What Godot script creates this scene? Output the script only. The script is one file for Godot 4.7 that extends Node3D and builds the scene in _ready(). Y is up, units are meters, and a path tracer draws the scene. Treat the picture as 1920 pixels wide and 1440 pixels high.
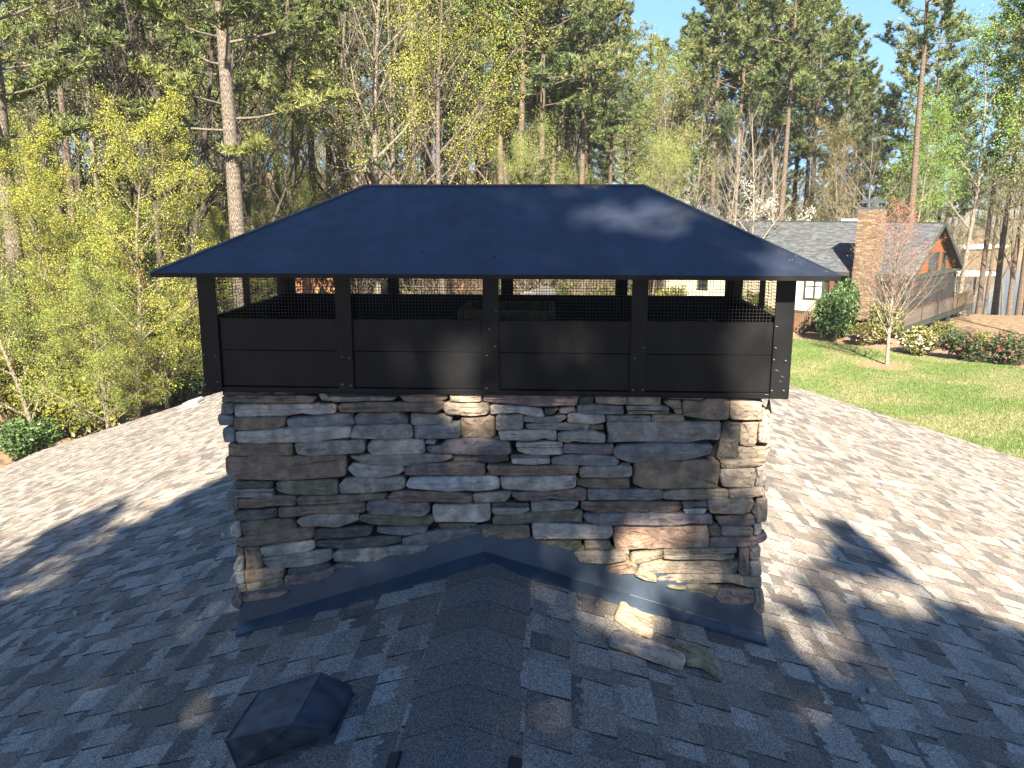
extends Node3D
# A stone chimney with a black metal shroud on a shingle roof, a neighbour's house and a pine wood behind.
const F := 1580.0
const CAM := Vector3(0.264, 8.2, 3.164)
const RIDGE_Y := 6.8
const P_L := 0.3333
const P_R := 0.312
const Z_L := -12.25
const Z_R := -9.0
var cam_basis: Basis
var fwd: Vector3
var rgt: Vector3
var sun_dir: Vector3
var sun_r: Vector3
var sun_u: Vector3
var counts := {}
var M := {}
var rng := RandomNumberGenerator.new()

# ---------------------------------------------------------------- helpers
class MB:
	var v := PackedVector3Array()
	var n := PackedVector3Array()
	var c := PackedColorArray()
	var col := Color(1, 1, 1)
	func tri(a: Vector3, b: Vector3, d: Vector3) -> void:      # counter-clockwise from outside
		var nn := (b - a).cross(d - a).normalized()
		v.append(a); v.append(d); v.append(b)
		n.append(nn); n.append(nn); n.append(nn)
		c.append(col); c.append(col); c.append(col)
	func quad(a: Vector3, b: Vector3, d: Vector3, e: Vector3) -> void:
		var nn := (d - a).cross(e - b).normalized()
		v.append(a); v.append(d); v.append(b); v.append(a); v.append(e); v.append(d)
		for k in 6:
			n.append(nn); c.append(col)
	func box(o: Vector3, s: Vector3, bs := Basis.IDENTITY) -> void:
		var x := bs.x * s.x * 0.5
		var y := bs.y * s.y * 0.5
		var z := bs.z * s.z * 0.5
		quad(o - x - y + z, o + x - y + z, o + x + y + z, o - x + y + z)
		quad(o + x - y - z, o - x - y - z, o - x + y - z, o + x + y - z)
		quad(o + x - y + z, o + x - y - z, o + x + y - z, o + x + y + z)
		quad(o - x - y - z, o - x - y + z, o - x + y + z, o - x + y - z)
		quad(o - x + y + z, o + x + y + z, o + x + y - z, o - x + y - z)
		quad(o - x - y - z, o + x - y - z, o + x - y + z, o - x - y + z)
	func cbox(o: Vector3, s: Vector3, b: float, bs := Basis.IDENTITY) -> void:   # chamfered box
		var h := s * 0.5
		var i := h - Vector3(b, b, b)
		for sx in [-1.0, 1.0]:
			_q(o, bs, Vector3(sx * h.x, -i.y, -i.z), Vector3(sx * h.x, i.y, -i.z), Vector3(sx * h.x, i.y, i.z), Vector3(sx * h.x, -i.y, i.z), Vector3(sx, 0, 0))
			_q(o, bs, Vector3(-i.x, sx * h.y, -i.z), Vector3(i.x, sx * h.y, -i.z), Vector3(i.x, sx * h.y, i.z), Vector3(-i.x, sx * h.y, i.z), Vector3(0, sx, 0))
			_q(o, bs, Vector3(-i.x, -i.y, sx * h.z), Vector3(i.x, -i.y, sx * h.z), Vector3(i.x, i.y, sx * h.z), Vector3(-i.x, i.y, sx * h.z), Vector3(0, 0, sx))
			for sy in [-1.0, 1.0]:
				_q(o, bs, Vector3(sx * h.x, sy * i.y, -i.z), Vector3(sx * h.x, sy * i.y, i.z), Vector3(sx * i.x, sy * h.y, i.z), Vector3(sx * i.x, sy * h.y, -i.z), Vector3(sx, sy, 0))
				_q(o, bs, Vector3(sx * h.x, -i.y, sy * i.z), Vector3(sx * h.x, i.y, sy * i.z), Vector3(sx * i.x, i.y, sy * h.z), Vector3(sx * i.x, -i.y, sy * h.z), Vector3(sx, 0, sy))
				_q(o, bs, Vector3(-i.x, sx * h.y, sy * i.z), Vector3(i.x, sx * h.y, sy * i.z), Vector3(i.x, sx * i.y, sy * h.z), Vector3(-i.x, sx * i.y, sy * h.z), Vector3(0, sx, sy))
				for sz in [-1.0, 1.0]:
					var a := o + bs * Vector3(sx * h.x, sy * i.y, sz * i.z)
					var d := o + bs * Vector3(sx * i.x, sy * h.y, sz * i.z)
					var e := o + bs * Vector3(sx * i.x, sy * i.y, sz * h.z)
					if (d - a).cross(e - a).dot(bs * Vector3(sx, sy, sz)) < 0: tri(a, e, d)
					else: tri(a, d, e)
	func _q(o: Vector3, bs: Basis, a: Vector3, b: Vector3, d: Vector3, e: Vector3, w: Vector3) -> void:
		if (d - a).cross(e - b).dot(w) < 0: quad(o + bs * e, o + bs * d, o + bs * b, o + bs * a)
		else: quad(o + bs * a, o + bs * b, o + bs * d, o + bs * e)
	func bar(a: Vector3, b: Vector3, w: float, h: float, up := Vector3.UP) -> void:     # box between two points
		var z := (b - a).normalized()
		var x := up.cross(z).normalized()
		if x.length() < 0.1: x = Vector3.RIGHT
		var y := z.cross(x)
		box((a + b) * 0.5, Vector3(w, h, a.distance_to(b)), Basis(x, y, z))
	func tube(pts: Array, rad: Array, sides: int) -> void:
		var prev := PackedVector3Array()
		var pn := PackedVector3Array()
		for k in pts.size():
			var p: Vector3 = pts[k]
			var d: Vector3 = (pts[mini(k + 1, pts.size() - 1)] - pts[maxi(k - 1, 0)]).normalized()
			var x := d.cross(Vector3(0.31, 0.12, 0.94)).normalized()
			var y := d.cross(x)
			var ring := PackedVector3Array()
			var rn := PackedVector3Array()
			for j in sides:
				var a := TAU * j / sides
				var w := x * cos(a) + y * sin(a)
				ring.append(p + w * float(rad[k])); rn.append(w)
			if k > 0:
				for j in sides:
					var q := (j + 1) % sides
					v.append(prev[j]); v.append(ring[q]); v.append(prev[q]); v.append(prev[j]); v.append(ring[j]); v.append(ring[q])
					n.append(pn[j]); n.append(rn[q]); n.append(pn[q]); n.append(pn[j]); n.append(rn[j]); n.append(rn[q])
					for m in 6: c.append(col)
			prev = ring; pn = rn
	func mesh() -> ArrayMesh:
		var a := []
		a.resize(Mesh.ARRAY_MAX)
		a[Mesh.ARRAY_VERTEX] = v; a[Mesh.ARRAY_NORMAL] = n; a[Mesh.ARRAY_COLOR] = c
		var m := ArrayMesh.new()
		if v.size() > 0: m.add_surface_from_arrays(Mesh.PRIMITIVE_TRIANGLES, a)
		return m

func numbered(key: String, called: String) -> String:
	var k := key + "/" + called
	counts[k] = int(counts.get(k, -1)) + 1
	return called if counts[k] == 0 else "%s_%03d" % [called, counts[k]]
func put(called: String, parent: Node, o: Node3D) -> Node3D:
	o.name = numbered(str(parent.get_instance_id()), called)
	parent.add_child(o, true)
	return o
func obj(called: String, b, m: Material, parent: Node = self) -> MeshInstance3D:
	var o := MeshInstance3D.new()
	o.mesh = b.mesh() if b is MB else b
	o.material_override = m
	put(called, parent, o)
	return o
func tag(o: Node, label: String, category: String, group := "", kind := "") -> Node:
	if label: o.set_meta("label", label)
	if category: o.set_meta("category", category)
	if group: o.set_meta("group", group)
	if kind: o.set_meta("kind", kind)
	return o
func thing(called: String, label: String, category: String, at := Vector3.ZERO, turn := 0.0, group := "") -> Node3D:
	var o := Node3D.new()
	put(called, self, o)
	o.position = at; o.rotation.y = turn
	tag(o, label, category, group)
	return o
func struct(called: String, b, m: Material) -> MeshInstance3D:
	var o := obj(called, b, m)
	o.set_meta("kind", "structure")
	return o
func copy(o: Node3D, label := "", group := "") -> Node3D:
	var r: Node3D = o.duplicate()
	var base: String = o.get_meta("base")
	put(base, self, r)
	if label: r.set_meta("label", label)
	if group: r.set_meta("group", group)
	return r

# pixels of the photograph (1920 x 1440) to directions and points
func ray(px: float, py: float) -> Vector3:
	return cam_basis * Vector3((px - 960.0) / F, -(py - 720.0) / F, -1.0)
func at(px: float, py: float, depth: float) -> Vector3:          # point at a horizontal distance in front of the camera
	var d := ray(px, py)
	return CAM + d * (depth / d.dot(fwd))
func on_z(px: float, py: float, z: float) -> Vector3:
	var d := ray(px, py)
	return CAM + d * ((z - CAM.z) / d.z)
func on_y(px: float, py: float, y: float) -> Vector3:
	var d := ray(px, py)
	return CAM + d * ((y - CAM.y) / d.y)
func on_plane(px: float, py: float, p0: Vector3, nn: Vector3) -> Vector3:
	var d := ray(px, py)
	return CAM + d * ((p0 - CAM).dot(nn) / d.dot(nn))
func on_roof(px: float, py: float) -> Vector3:
	var l := on_plane(px, py, Vector3(0, RIDGE_Y, 0), Vector3(-P_L, 1, 0))
	if l.x < 0: return l
	return on_plane(px, py, Vector3(0, RIDGE_Y, 0), Vector3(P_R, 1, 0))
func ground_xz(px: float, depth: float) -> Vector3:
	var p := CAM + fwd * depth + rgt * ((px - 960.0) / F * depth)
	p.y = terrain(p.x, p.z)
	return p
func terrain(x: float, z: float) -> float:
	var q := Vector3(x, 0, z) - Vector3(CAM.x, 0, CAM.z)
	var xc := q.dot(rgt)
	var zc := q.dot(fwd)
	var y := 0.0
	y -= 6.5 * smoothstep(24.0, 46.0, xc) * smoothstep(63.0, 96.0, zc)
	y += 7.0 * smoothstep(215.0, 250.0, zc) * smoothstep(24.0, 46.0, xc)
	y += 2.5 * smoothstep(55.0, 140.0, zc) * (1.0 - smoothstep(10.0, 30.0, xc))
	y += 15.0 * smoothstep(105.0, 230.0, zc) * (1.0 - smoothstep(20.0, 60.0, xc))
	return y

# ---------------------------------------------------------------- materials
func noise_tex(sd: int, freq: float, oct: int, lo: float, hi: float, size := 256, contrast := 1.0, type := FastNoiseLite.TYPE_SIMPLEX_SMOOTH) -> ImageTexture:
	var f := FastNoiseLite.new()
	f.seed = sd; f.frequency = freq; f.noise_type = type
	f.fractal_type = FastNoiseLite.FRACTAL_FBM; f.fractal_octaves = oct
	var im := f.get_seamless_image(size, size)
	im.convert(Image.FORMAT_L8)
	var d := im.get_data()
	for k in d.size():
		var t := clampf((d[k] / 255.0 - 0.5) * contrast + 0.5, 0, 1)
		d[k] = int(255.0 * lerpf(lo, hi, t))
	var r := Image.create_from_data(size, size, false, Image.FORMAT_L8, d)
	r.convert(Image.FORMAT_RGB8)
	return ImageTexture.create_from_image(r)
func two_tone(sd: int, freq: float, oct: int, cols: Array, size := 256, contrast := 1.6) -> ImageTexture:   # patches of several linear colours
	var f := FastNoiseLite.new()
	f.seed = sd; f.frequency = freq; f.fractal_octaves = oct
	f.fractal_type = FastNoiseLite.FRACTAL_FBM
	var im := f.get_seamless_image(size, size)
	im.convert(Image.FORMAT_L8)
	var d := im.get_data()
	var lut := PackedByteArray()
	for k in 256:
		var t := clampf((k / 255.0 - 0.5) * contrast + 0.5, 0, 0.999) * (cols.size() - 1)
		var i := int(t)
		var q: Color = (cols[i] as Color).lerp(cols[i + 1], t - i).linear_to_srgb()
		lut.append(int(q.r * 255)); lut.append(int(q.g * 255)); lut.append(int(q.b * 255))
	var o := PackedByteArray()
	o.resize(size * size * 3)
	for k in d.size():
		var i := d[k] * 3
		o[k * 3] = lut[i]; o[k * 3 + 1] = lut[i + 1]; o[k * 3 + 2] = lut[i + 2]
	return ImageTexture.create_from_image(Image.create_from_data(size, size, false, Image.FORMAT_RGB8, o))
func lin(r: float, g: float, b: float) -> Color:
	return Color(r, g, b).linear_to_srgb()
func mat(col: Color, rough := 0.8, tex: Texture2D = null, sc := 1.0, vcol := false, bump: Texture2D = null, depth := 0.0, world := false) -> StandardMaterial3D:
	var m := StandardMaterial3D.new()
	m.albedo_color = col
	m.roughness = rough
	m.vertex_color_use_as_albedo = vcol
	if tex or bump:
		m.uv1_triplanar = true
		m.uv1_world_triplanar = world
		m.uv1_scale = Vector3(sc, sc, sc)
	if tex: m.albedo_texture = tex
	if bump:
		m.heightmap_enabled = true
		m.heightmap_texture = bump
		m.heightmap_scale = depth
	return m
func leaf_mat(back: Color) -> StandardMaterial3D:
	var m := mat(Color(1, 1, 1), 0.55, null, 1.0, true)
	m.cull_mode = BaseMaterial3D.CULL_DISABLED
	m.backlight_enabled = true
	m.backlight = back
	return m
func materials() -> void:
	var grain := noise_tex(3, 0.42, 2, 0.30, 1.0, 512, 2.2, FastNoiseLite.TYPE_VALUE)
	var grain2 := noise_tex(4, 0.30, 2, 0.0, 1.0, 256, 1.5)
	var blotch := noise_tex(5, 0.012, 6, 0.72, 1.0, 512, 1.6)
	var rock := noise_tex(6, 0.03, 6, 0.0, 1.0, 512, 1.6)
	M.shingle = mat(Color(1, 1, 1), 0.95, grain, 2.6, true, grain2, 0.06)
	M.stone = mat(Color(1, 1, 1), 0.92, blotch, 2.2, true, rock, 0.6)
	M.stones = []
	for k in 6:
		var sm: StandardMaterial3D = M.stone.duplicate()
		sm.uv1_offset = Vector3(0.17 * k + 0.1, 0.31 * k, 0.23 * k)
		M.stones.append(sm)
	M.mortar = mat(lin(0.055, 0.05, 0.045), 0.95, blotch, 4.0)
	M.black = mat(lin(0.009, 0.010, 0.012), 0.42, noise_tex(7, 0.015, 4, 0.75, 1.0, 256, 1.5), 1.5)
	M.black.metallic_specular = 0.35
	M.cap = mat(lin(0.022, 0.031, 0.055), 0.62, noise_tex(8, 0.012, 5, 0.7, 1.0, 256, 1.8), 1.1)  # black paint, with the blue of the reflected sky mixed into its colour
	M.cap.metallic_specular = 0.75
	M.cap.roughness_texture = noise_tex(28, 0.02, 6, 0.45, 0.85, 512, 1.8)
	M.flash = mat(lin(0.045, 0.068, 0.105), 0.42, noise_tex(9, 0.02, 5, 0.85, 1.0, 256, 1.8), 2.0)
	M.scuff = mat(lin(0.30, 0.32, 0.34), 0.5, grain, 12.0)
	M.zinc = mat(lin(0.42, 0.43, 0.45), 0.45, blotch, 3.0)
	M.wire = mat(lin(0.013, 0.013, 0.014), 0.5)
	M.screw = mat(lin(0.25, 0.26, 0.27), 0.3)
	M.clay = mat(lin(0.20, 0.12, 0.07), 0.9, blotch, 3.0)
	M.vent = mat(lin(0.072, 0.088, 0.118), 0.6, noise_tex(10, 0.02, 5, 0.6, 1.0, 256, 1.8), 2.0)
	M.bark = mat(Color(1, 1, 1), 0.95, noise_tex(11, 0.05, 5, 0.35, 1.0, 256, 2.0), 1.4, true)
	M.bark.uv1_scale = Vector3(2.4, 0.55, 2.4)
	M.leaf = leaf_mat(Color(0.35, 0.38, 0.10))
	M.needle = leaf_mat(Color(0.22, 0.26, 0.09))
	M.litter = mat(Color(1, 1, 1), 1.0, two_tone(12, 0.03, 6, [Color(0.09, 0.07, 0.045), Color(0.17, 0.115, 0.07), Color(0.26, 0.16, 0.095), Color(0.17, 0.15, 0.09)], 512, 2.0), 0.12, false, null, 0.0, true)
	M.lawn = mat(Color(1, 1, 1), 0.95, two_tone(14, 0.03, 7, [Color(0.09, 0.13, 0.04), Color(0.115, 0.15, 0.05), Color(0.15, 0.165, 0.065), Color(0.185, 0.185, 0.085)], 512, 1.5), 0.085, false, noise_tex(15, 0.15, 4, 0.0, 1.0, 256, 1.6), 1.5, true)
	M.mulch = mat(Color(1, 1, 1), 1.0, two_tone(16, 0.06, 5, [Color(0.15, 0.09, 0.06), Color(0.26, 0.165, 0.105), Color(0.33, 0.225, 0.15)], 256, 1.8), 0.5, false, null, 0.0, true)
	M.siding = mat(lin(0.62, 0.58, 0.44), 0.7, noise_tex(17, 0.03, 3, 0.9, 1.0), 0.6)
	M.trim = mat(lin(0.045, 0.055, 0.042), 0.6, noise_tex(18, 0.03, 3, 0.8, 1.0), 0.8)
	M.gable = mat(lin(0.36, 0.12, 0.035), 0.6, noise_tex(19, 0.05, 4, 0.6, 1.0, 256, 1.6), 1.5)
	M.deck = mat(lin(0.23, 0.16, 0.10), 0.85, noise_tex(20, 0.05, 4, 0.55, 1.0, 256, 1.8), 1.8)
	M.brownpost = mat(lin(0.16, 0.075, 0.035), 0.7, noise_tex(20, 0.05, 4, 0.7, 1.0), 1.5)
	M.roof2 = mat(Color(1, 1, 1), 0.95, noise_tex(21, 0.2, 3, 0.5, 1.0, 256, 1.6), 1.2, true)
	M.stone2 = mat(Color(1, 1, 1), 0.95, noise_tex(22, 0.06, 5, 0.5, 1.0, 256, 1.8), 1.4, true)
	M.glass = mat(lin(0.02, 0.022, 0.025), 0.06)
	M.curtain = mat(lin(0.75, 0.78, 0.82), 0.6)
	M.screen = mat(lin(0.028, 0.024, 0.021), 0.6)
	M.kick = mat(lin(0.15, 0.12, 0.10), 0.8, blotch, 1.0)
	M.sky_glass = mat(lin(0.25, 0.31, 0.38), 0.15)
	M.white = mat(lin(0.72, 0.72, 0.70), 0.6)
	M.water = mat(lin(0.05, 0.07, 0.075), 0.10, null, 0.25, false, noise_tex(23, 0.04, 3, 0.0, 1.0), 0.6)
	M.umb1 = mat(lin(0.45, 0.17, 0.12), 0.85)
	M.umb2 = mat(lin(0.02, 0.028, 0.07), 0.85)
	M.petal = leaf_mat(Color(0.2, 0.2, 0.2))

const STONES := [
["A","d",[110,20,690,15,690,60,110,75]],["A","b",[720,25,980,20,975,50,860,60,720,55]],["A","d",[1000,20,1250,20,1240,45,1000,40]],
["A","b",[105,90,460,75,800,80,1120,85,1240,95,1180,160,820,165,560,160,100,160]],["A","g",[1265,60,1330,55,1400,140,1300,130]],
["P","d",[617,737,744,738,744,742,619,743]],["P","g",[616,745,744,745,735,751,660,753,622,753]],
["A","u",[95,175,205,180,200,300,90,300]],["A","u",[60,310,215,340,215,430,70,430,50,360]],
["A","w",[240,190,480,185,700,190,1000,185,1450,180,1470,230,1450,290,1200,310,1050,285,860,320,640,330,420,340,260,340]],
["A","b",[235,350,560,345,850,340,850,430,760,470,460,490,250,490]],["A","u",[875,365,1100,345,1640,300,1680,430,1400,440,1150,460,900,470]],
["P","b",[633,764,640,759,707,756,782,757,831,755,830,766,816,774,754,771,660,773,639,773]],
["A","u",[115,480,235,470,245,635,125,635,110,540]],
["A","w",[265,520,620,500,1000,480,1450,455,1640,460,1640,580,1400,600,1200,640,1000,635,700,640,500,650,275,640]],
["A","b",[175,660,940,655,945,790,660,800,400,795,180,800]],["A","g",[975,660,1330,640,1790,610,1800,760,1600,775,1300,790,1200,805,1000,780]],
["A","b",[140,820,420,810,900,810,1300,800,1580,800,1580,1040,1400,1060,1050,1085,700,1090,240,1080,150,1010]],
["A","d",[230,1120,700,1110,705,1170,640,1190,480,1200,250,1180]],["A","g",[160,1210,720,1200,700,1250,400,1265,180,1245]],
["A","l",[750,1130,900,1105,1450,1100,1480,1150,1480,1260,950,1270,770,1230]],
["B","b",[560,70,1140,60,1140,110,1050,150,640,155]],["B","t",[1175,60,1545,60,1545,150,1180,145]],
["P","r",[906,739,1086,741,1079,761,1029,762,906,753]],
["B","t",[1110,175,1620,175,1640,230,1620,300,1440,320,1300,310,1130,300,1090,230]],
["P","w",[919,761,979,764,1014,768,1020,782,1004,782,972,774,920,777]],
["B","u",[30,330,100,290,560,290,670,350,660,410,30,415]],["B","g",[710,300,1090,310,1185,340,1185,410,900,430,710,425]],
["B","u",[745,440,1200,420,1290,400,1290,580,1130,590,900,595,750,590]],["B","b",[1310,340,1640,330,1705,320,1705,580,1310,580]],
["P","g",[931,780,980,779,979,806,931,808]],["P","g",[663,800,757,798,770,801,772,820,754,824,707,823,656,822]],
["B","w",[180,680,240,620,680,600,860,620,870,760,700,780,250,790,190,740]],["B","w",[890,620,1000,620,990,660,890,650]],
["B","p",[895,700,1060,690,1140,620,1500,600,1880,640,1900,780,1700,795,1350,785,1100,770,930,755]],
["P","g",[653,856,713,853,804,852,846,853,847,860,832,865,791,868,772,874,744,875,683,871]],
["B","d",[1220,790,1880,800,1880,860,1620,885,1350,880,1220,870]],
["P","w",[651,880,660,871,707,874,754,875,757,882,747,889,722,894,694,896,665,894]],
["B","r",[625,960,780,910,1580,895,1590,1030,1300,1035,640,1030]],["P","b",[913,875,1084,875,1082,888,1029,892,920,891]],
["B","v",[650,1160,690,1080,1000,1060,1740,1060,1765,1100,1760,1190,1650,1210,1150,1230,680,1190]],
["P","w",[938,897,1022,896,1079,894,1079,900,1078,914,1054,918,1014,921,943,917]],
["P","g",[636,910,647,899,754,896,758,902,758,914,747,919,691,925,637,926]],
["C","d",[1080,80,1240,80,1230,160,1060,170]],["C","t",[1260,80,1625,75,1625,180,1500,180,1270,160]],
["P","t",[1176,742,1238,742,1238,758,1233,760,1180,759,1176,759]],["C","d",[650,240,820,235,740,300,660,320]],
["C","g",[830,250,1000,225,1010,260,900,290,830,290]],["C","u",[1050,200,1300,180,1590,210,1590,300,1060,300,1040,250]],
["P","g",[1176,762,1239,761,1256,767,1250,771,1219,769,1176,769]],["P","t",[1178,772,1255,772,1252,776,1178,777]],
["C","u",[400,330,620,345,900,310,910,345,820,395,600,400,400,390]],["C","w",[930,310,1000,290,1130,320,1360,320,1370,390,1240,420,930,395]],
["C","g",[420,430,700,405,1100,410,1190,430,1170,480,1100,495,700,490,440,470]],["C","b",[1200,430,1350,430,1350,480,1195,480]],
["P","g",[1136,780,1220,781,1220,790,1180,790,1138,790]],["D","t",[275,315,650,310,660,390,270,390]],
["C","w",[95,520,240,505,780,505,790,610,720,610,640,580,540,610,120,610]],["C","g",[810,545,960,515,1240,510,1370,560,1365,640,1190,640,1000,620,930,640,820,625]],
["P","g",[1138,792,1282,792,1351,792,1350,818,1346,825,1318,824,1289,830,1180,828,1139,829,1142,818]],
["C","w",[305,650,860,640,860,690,310,695]],["C","w",[320,710,860,700,860,780,450,785,330,740]],["C","p",[880,665,1470,670,1460,780,870,765]],
["C","b",[240,800,690,800,700,830,250,830]],["C","w",[250,840,700,840,710,890,500,905,260,895]],
["C","u",[725,850,900,800,1250,790,1500,820,1540,870,1510,910,1300,925,900,905,740,895]],
["P","u",[1150,846,1161,838,1189,836,1232,832,1299,834,1336,838,1330,852,1294,861,1242,864,1185,867,1179,867,1154,857]],
["C","d",[1560,880,1690,890,1650,910,1570,910]],["C","g",[1070,960,1120,940,1600,915,1690,930,1695,1050,1500,1065,1075,1060]],
["C","b",[1030,1085,1660,1075,1660,1190,1200,1185,1035,1150]],
["D","b",[60,880,900,855,1040,870,1085,900,1085,1000,1060,1130,1040,1180,600,1195,200,1195,50,1130,70,1020]],
["D","t",[465,90,910,85,900,110,860,140,740,120,470,110]],["D","t",[410,150,470,135,625,140,625,230,530,235]],["D","t",[540,250,630,240,630,295,560,295]],
["D","b",[655,145,860,152,930,125,1200,120,1200,250,1190,360,900,355,750,330,650,310]],["D","t",[1212,125,1400,120,1590,165,1590,260,1590,365,1222,360]],
["D","t",[1600,270,1680,260,1700,400,1680,650,1560,640,1570,430,1605,400]],
["D","d",[1120,400,1340,390,1330,500,1300,700,1290,860,1050,840,1080,700]],["D","t",[1350,400,1560,390,1550,600,1490,690,1400,690,1335,660]],
["D","t",[1310,705,1490,712,1690,665,1690,720,1650,820,1310,840]],["D","t",[1110,880,1640,835,1640,880,1560,920,1300,945,1115,940]],
["D","t",[1110,970,1500,955,1520,1050,1490,1165,1460,1180,1130,1170,1100,1050]],["D","g",[1525,950,1600,935,1640,1000,1640,1100,1600,1180,1520,1160,1540,1050]],
["P","g",[424,924,511,926,511,934,440,933,422,929]],["E","p",[120,215,220,235,215,370,90,360,90,240]],
["E","b",[230,240,660,200,900,200,910,230,900,310,640,315,350,340,235,340]],["P","b",[554,937,566,931,636,930,722,928,727,933,676,941,613,946,558,948]],
["E","d",[170,390,500,370,690,345,695,440,560,470,280,490,200,480]],["E","b",[715,350,860,340,1300,315,1740,295,1755,340,1740,390,1200,410,1130,400,950,440,720,455]],
["F","p",[180,290,350,250,600,290,900,290,920,380,850,440,600,440,230,415,175,370]],["F","l",[90,440,180,420,700,447,960,440,970,500,920,545,500,545,250,540,90,490]],
["E","g",[930,510,1000,460,1160,420,1660,410,1675,480,1600,510,1400,575,1180,555,1000,565]],["E","b",[255,540,520,490,870,480,930,560,900,600,780,640,560,650,300,670]],
["E","w",[135,560,240,530,250,600,245,690,140,680]],["E","b",[195,720,560,662,1100,582,1120,700,900,730,500,790,250,800]],
["E","d",[1120,600,1480,590,1830,560,1840,610,1800,670,1500,700,1140,715]],["F","u",[300,580,520,570,900,560,880,640,620,670,400,650,310,630]],
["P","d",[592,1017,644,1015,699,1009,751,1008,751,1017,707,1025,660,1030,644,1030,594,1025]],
["F","p",[600,720,850,650,1050,610,1530,595,1540,660,1400,690,1050,765,750,795,610,780]],["F","l",[1030,530,1500,530,1500,588,1080,592]],
["E","b",[205,790,285,812,285,910,210,900]],["E","b",[300,820,470,810,500,940,520,1060,440,1085,330,1080]],
["E","w",[490,830,800,760,1130,742,1140,820,1070,870,700,910,520,925]],["E","g",[520,950,900,892,1340,840,1370,930,1280,990,1000,1050,620,1070,550,1020]],
["P","g",[623,1041,641,1033,707,1030,769,1025,804,1025,799,1032,769,1040,738,1041,699,1054,660,1054,627,1053]],
["E","w",[170,1060,230,930,285,930,280,1090,190,1105]],["E","v",[130,1220,190,1110,285,1110,300,1250,140,1245]],
["I","o",[310,400,520,370,770,360,770,460,560,510,320,540]],["I","y",[340,560,560,510,740,480,770,530,720,580,500,610,330,640]],["I","t",[220,570,325,560,315,640,240,650]],
["I","w",[275,680,500,630,790,590,790,620,500,670,285,700]],["I","o",[280,720,810,640,810,660,700,700,400,750,290,760]],
["I","d",[820,410,860,370,1300,310,1330,340,1200,400,950,450,860,440]],["I","r",[790,460,1000,452,1240,412,1400,350,1390,420,1300,480,1000,550,800,585]],
["I","g",[1400,330,1500,310,1780,300,1780,350,1600,380,1430,405]],["I","p",[190,600,230,655,290,740,240,860,160,810,150,740]],
["F","g",[1450,190,1600,165,1910,140,1880,220,1830,260,1480,275,1450,230]],
["G","r",[315,160,560,150,900,130,1130,110,1205,130,1200,250,980,250,790,220,640,255,400,250,330,200]],
["F","b",[430,220,500,160,640,145,1300,170,1430,210,1430,270,1300,280,1000,260,700,265,600,285,480,285]],
["F","w",[970,310,1640,295,1660,330,1650,480,1560,510,1000,510,970,440]],["G","d",[80,290,520,285,520,340,100,340]],["G","g",[80,350,520,347,520,370,420,415,150,425,90,400]],
["G","g",[550,270,1100,265,1110,300,1060,350,700,380,560,390]],["P","b",[1090,942,1275,943,1279,950,1270,960,1186,962,1113,960,1091,955]],
["P","u",[1101,919,1243,920,1242,936,1214,939,1102,938]],["H","t",[480,150,700,125,1240,130,1260,180,1230,240,700,240,480,230]],
["H","p",[710,280,990,270,1000,320,860,320,730,345]],["H","w",[715,360,880,347,1000,350,960,405,740,405]],
["H","t",[1015,260,1540,245,1560,290,1520,370,1440,410,1050,400,1015,330]],["H","t",[1270,140,1680,100,1690,190,1540,210,1290,225]],["H","g",[1695,70,1740,90,1720,135,1695,120]],
["H","r",[1100,450,1500,425,1570,440,1570,545,1160,555]],["H","t",[1605,240,1720,230,1710,500,1605,520]],["H","u",[1540,380,1590,260,1590,470]],
["H","t",[1190,580,1550,585,1540,665,1180,665]],["H","b",[1030,570,1110,545,1170,600,1170,670,1030,670]],["H","w",[1575,540,1650,530,1650,620,1600,665,1565,655]],
["H","r",[1030,700,1200,685,1500,685,1700,650,1720,690,1700,730,1640,760,1500,800,1030,820]],
["P","p",[1094,969,1129,965,1201,965,1279,966,1334,967,1336,984,1301,981,1279,985,1237,986,1176,985,1121,985,1101,978]],
["G","l",[95,470,130,430,700,392,1140,375,1160,400,1155,510,900,500,500,520,100,535]],["P","b",[904,1003,908,988,977,985,992,988,993,1009,957,1012,913,1011]],
["G","w",[565,540,720,530,1300,555,1510,550,1525,650,1480,705,1100,710,580,710]],
["P","o",[1151,989,1240,987,1326,987,1329,1000,1328,1027,1264,1029,1155,1031,1151,1009]],
["G","l",[395,740,600,725,1140,725,1150,820,1000,850,880,860,600,875,385,850]],["G","b",[1200,740,1470,740,1520,830,1350,840,1200,840]],
["G","t",[1070,880,1350,855,1725,870,1680,980,1500,1010,1150,1000,1090,930]],["H","y",[80,970,110,900,470,840,475,930,300,980,120,1025]],
["G","o",[1450,1030,1700,992,1820,1035,1800,1130,1600,1140,1480,1110]],["H","t",[480,850,1350,832,1350,880,1150,900,480,905]],["H","t",[480,915,1330,907,1310,955,700,960,480,950]],
["H","t",[190,1030,440,972,900,972,1380,982,1380,1050,1330,1130,800,1130,250,1135]],["H","r",[1400,840,1500,830,1500,1140,1440,1150,1390,1120]],
["H","g",[1512,840,1640,812,1630,950,1520,960]],["H","g",[1520,980,1640,980,1650,1160,1520,1160]],
["J","t",[380,250,800,240,1330,245,1650,285,1650,395,1500,395,1260,335,1000,345,400,340]],
["J","l",[740,370,900,358,1130,405,1130,470,1080,530,900,470,740,430]],["J","r",[1135,425,1560,440,1570,580,1400,610,1160,590,1100,520]],
["J","t",[1575,430,1660,430,1690,690,1640,730,1560,650,1590,560]],["H","y",[130,1150,200,1080,380,1170,390,1230,250,1210]],["J","y",[510,385,740,392,740,430,600,415]]
]

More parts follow.
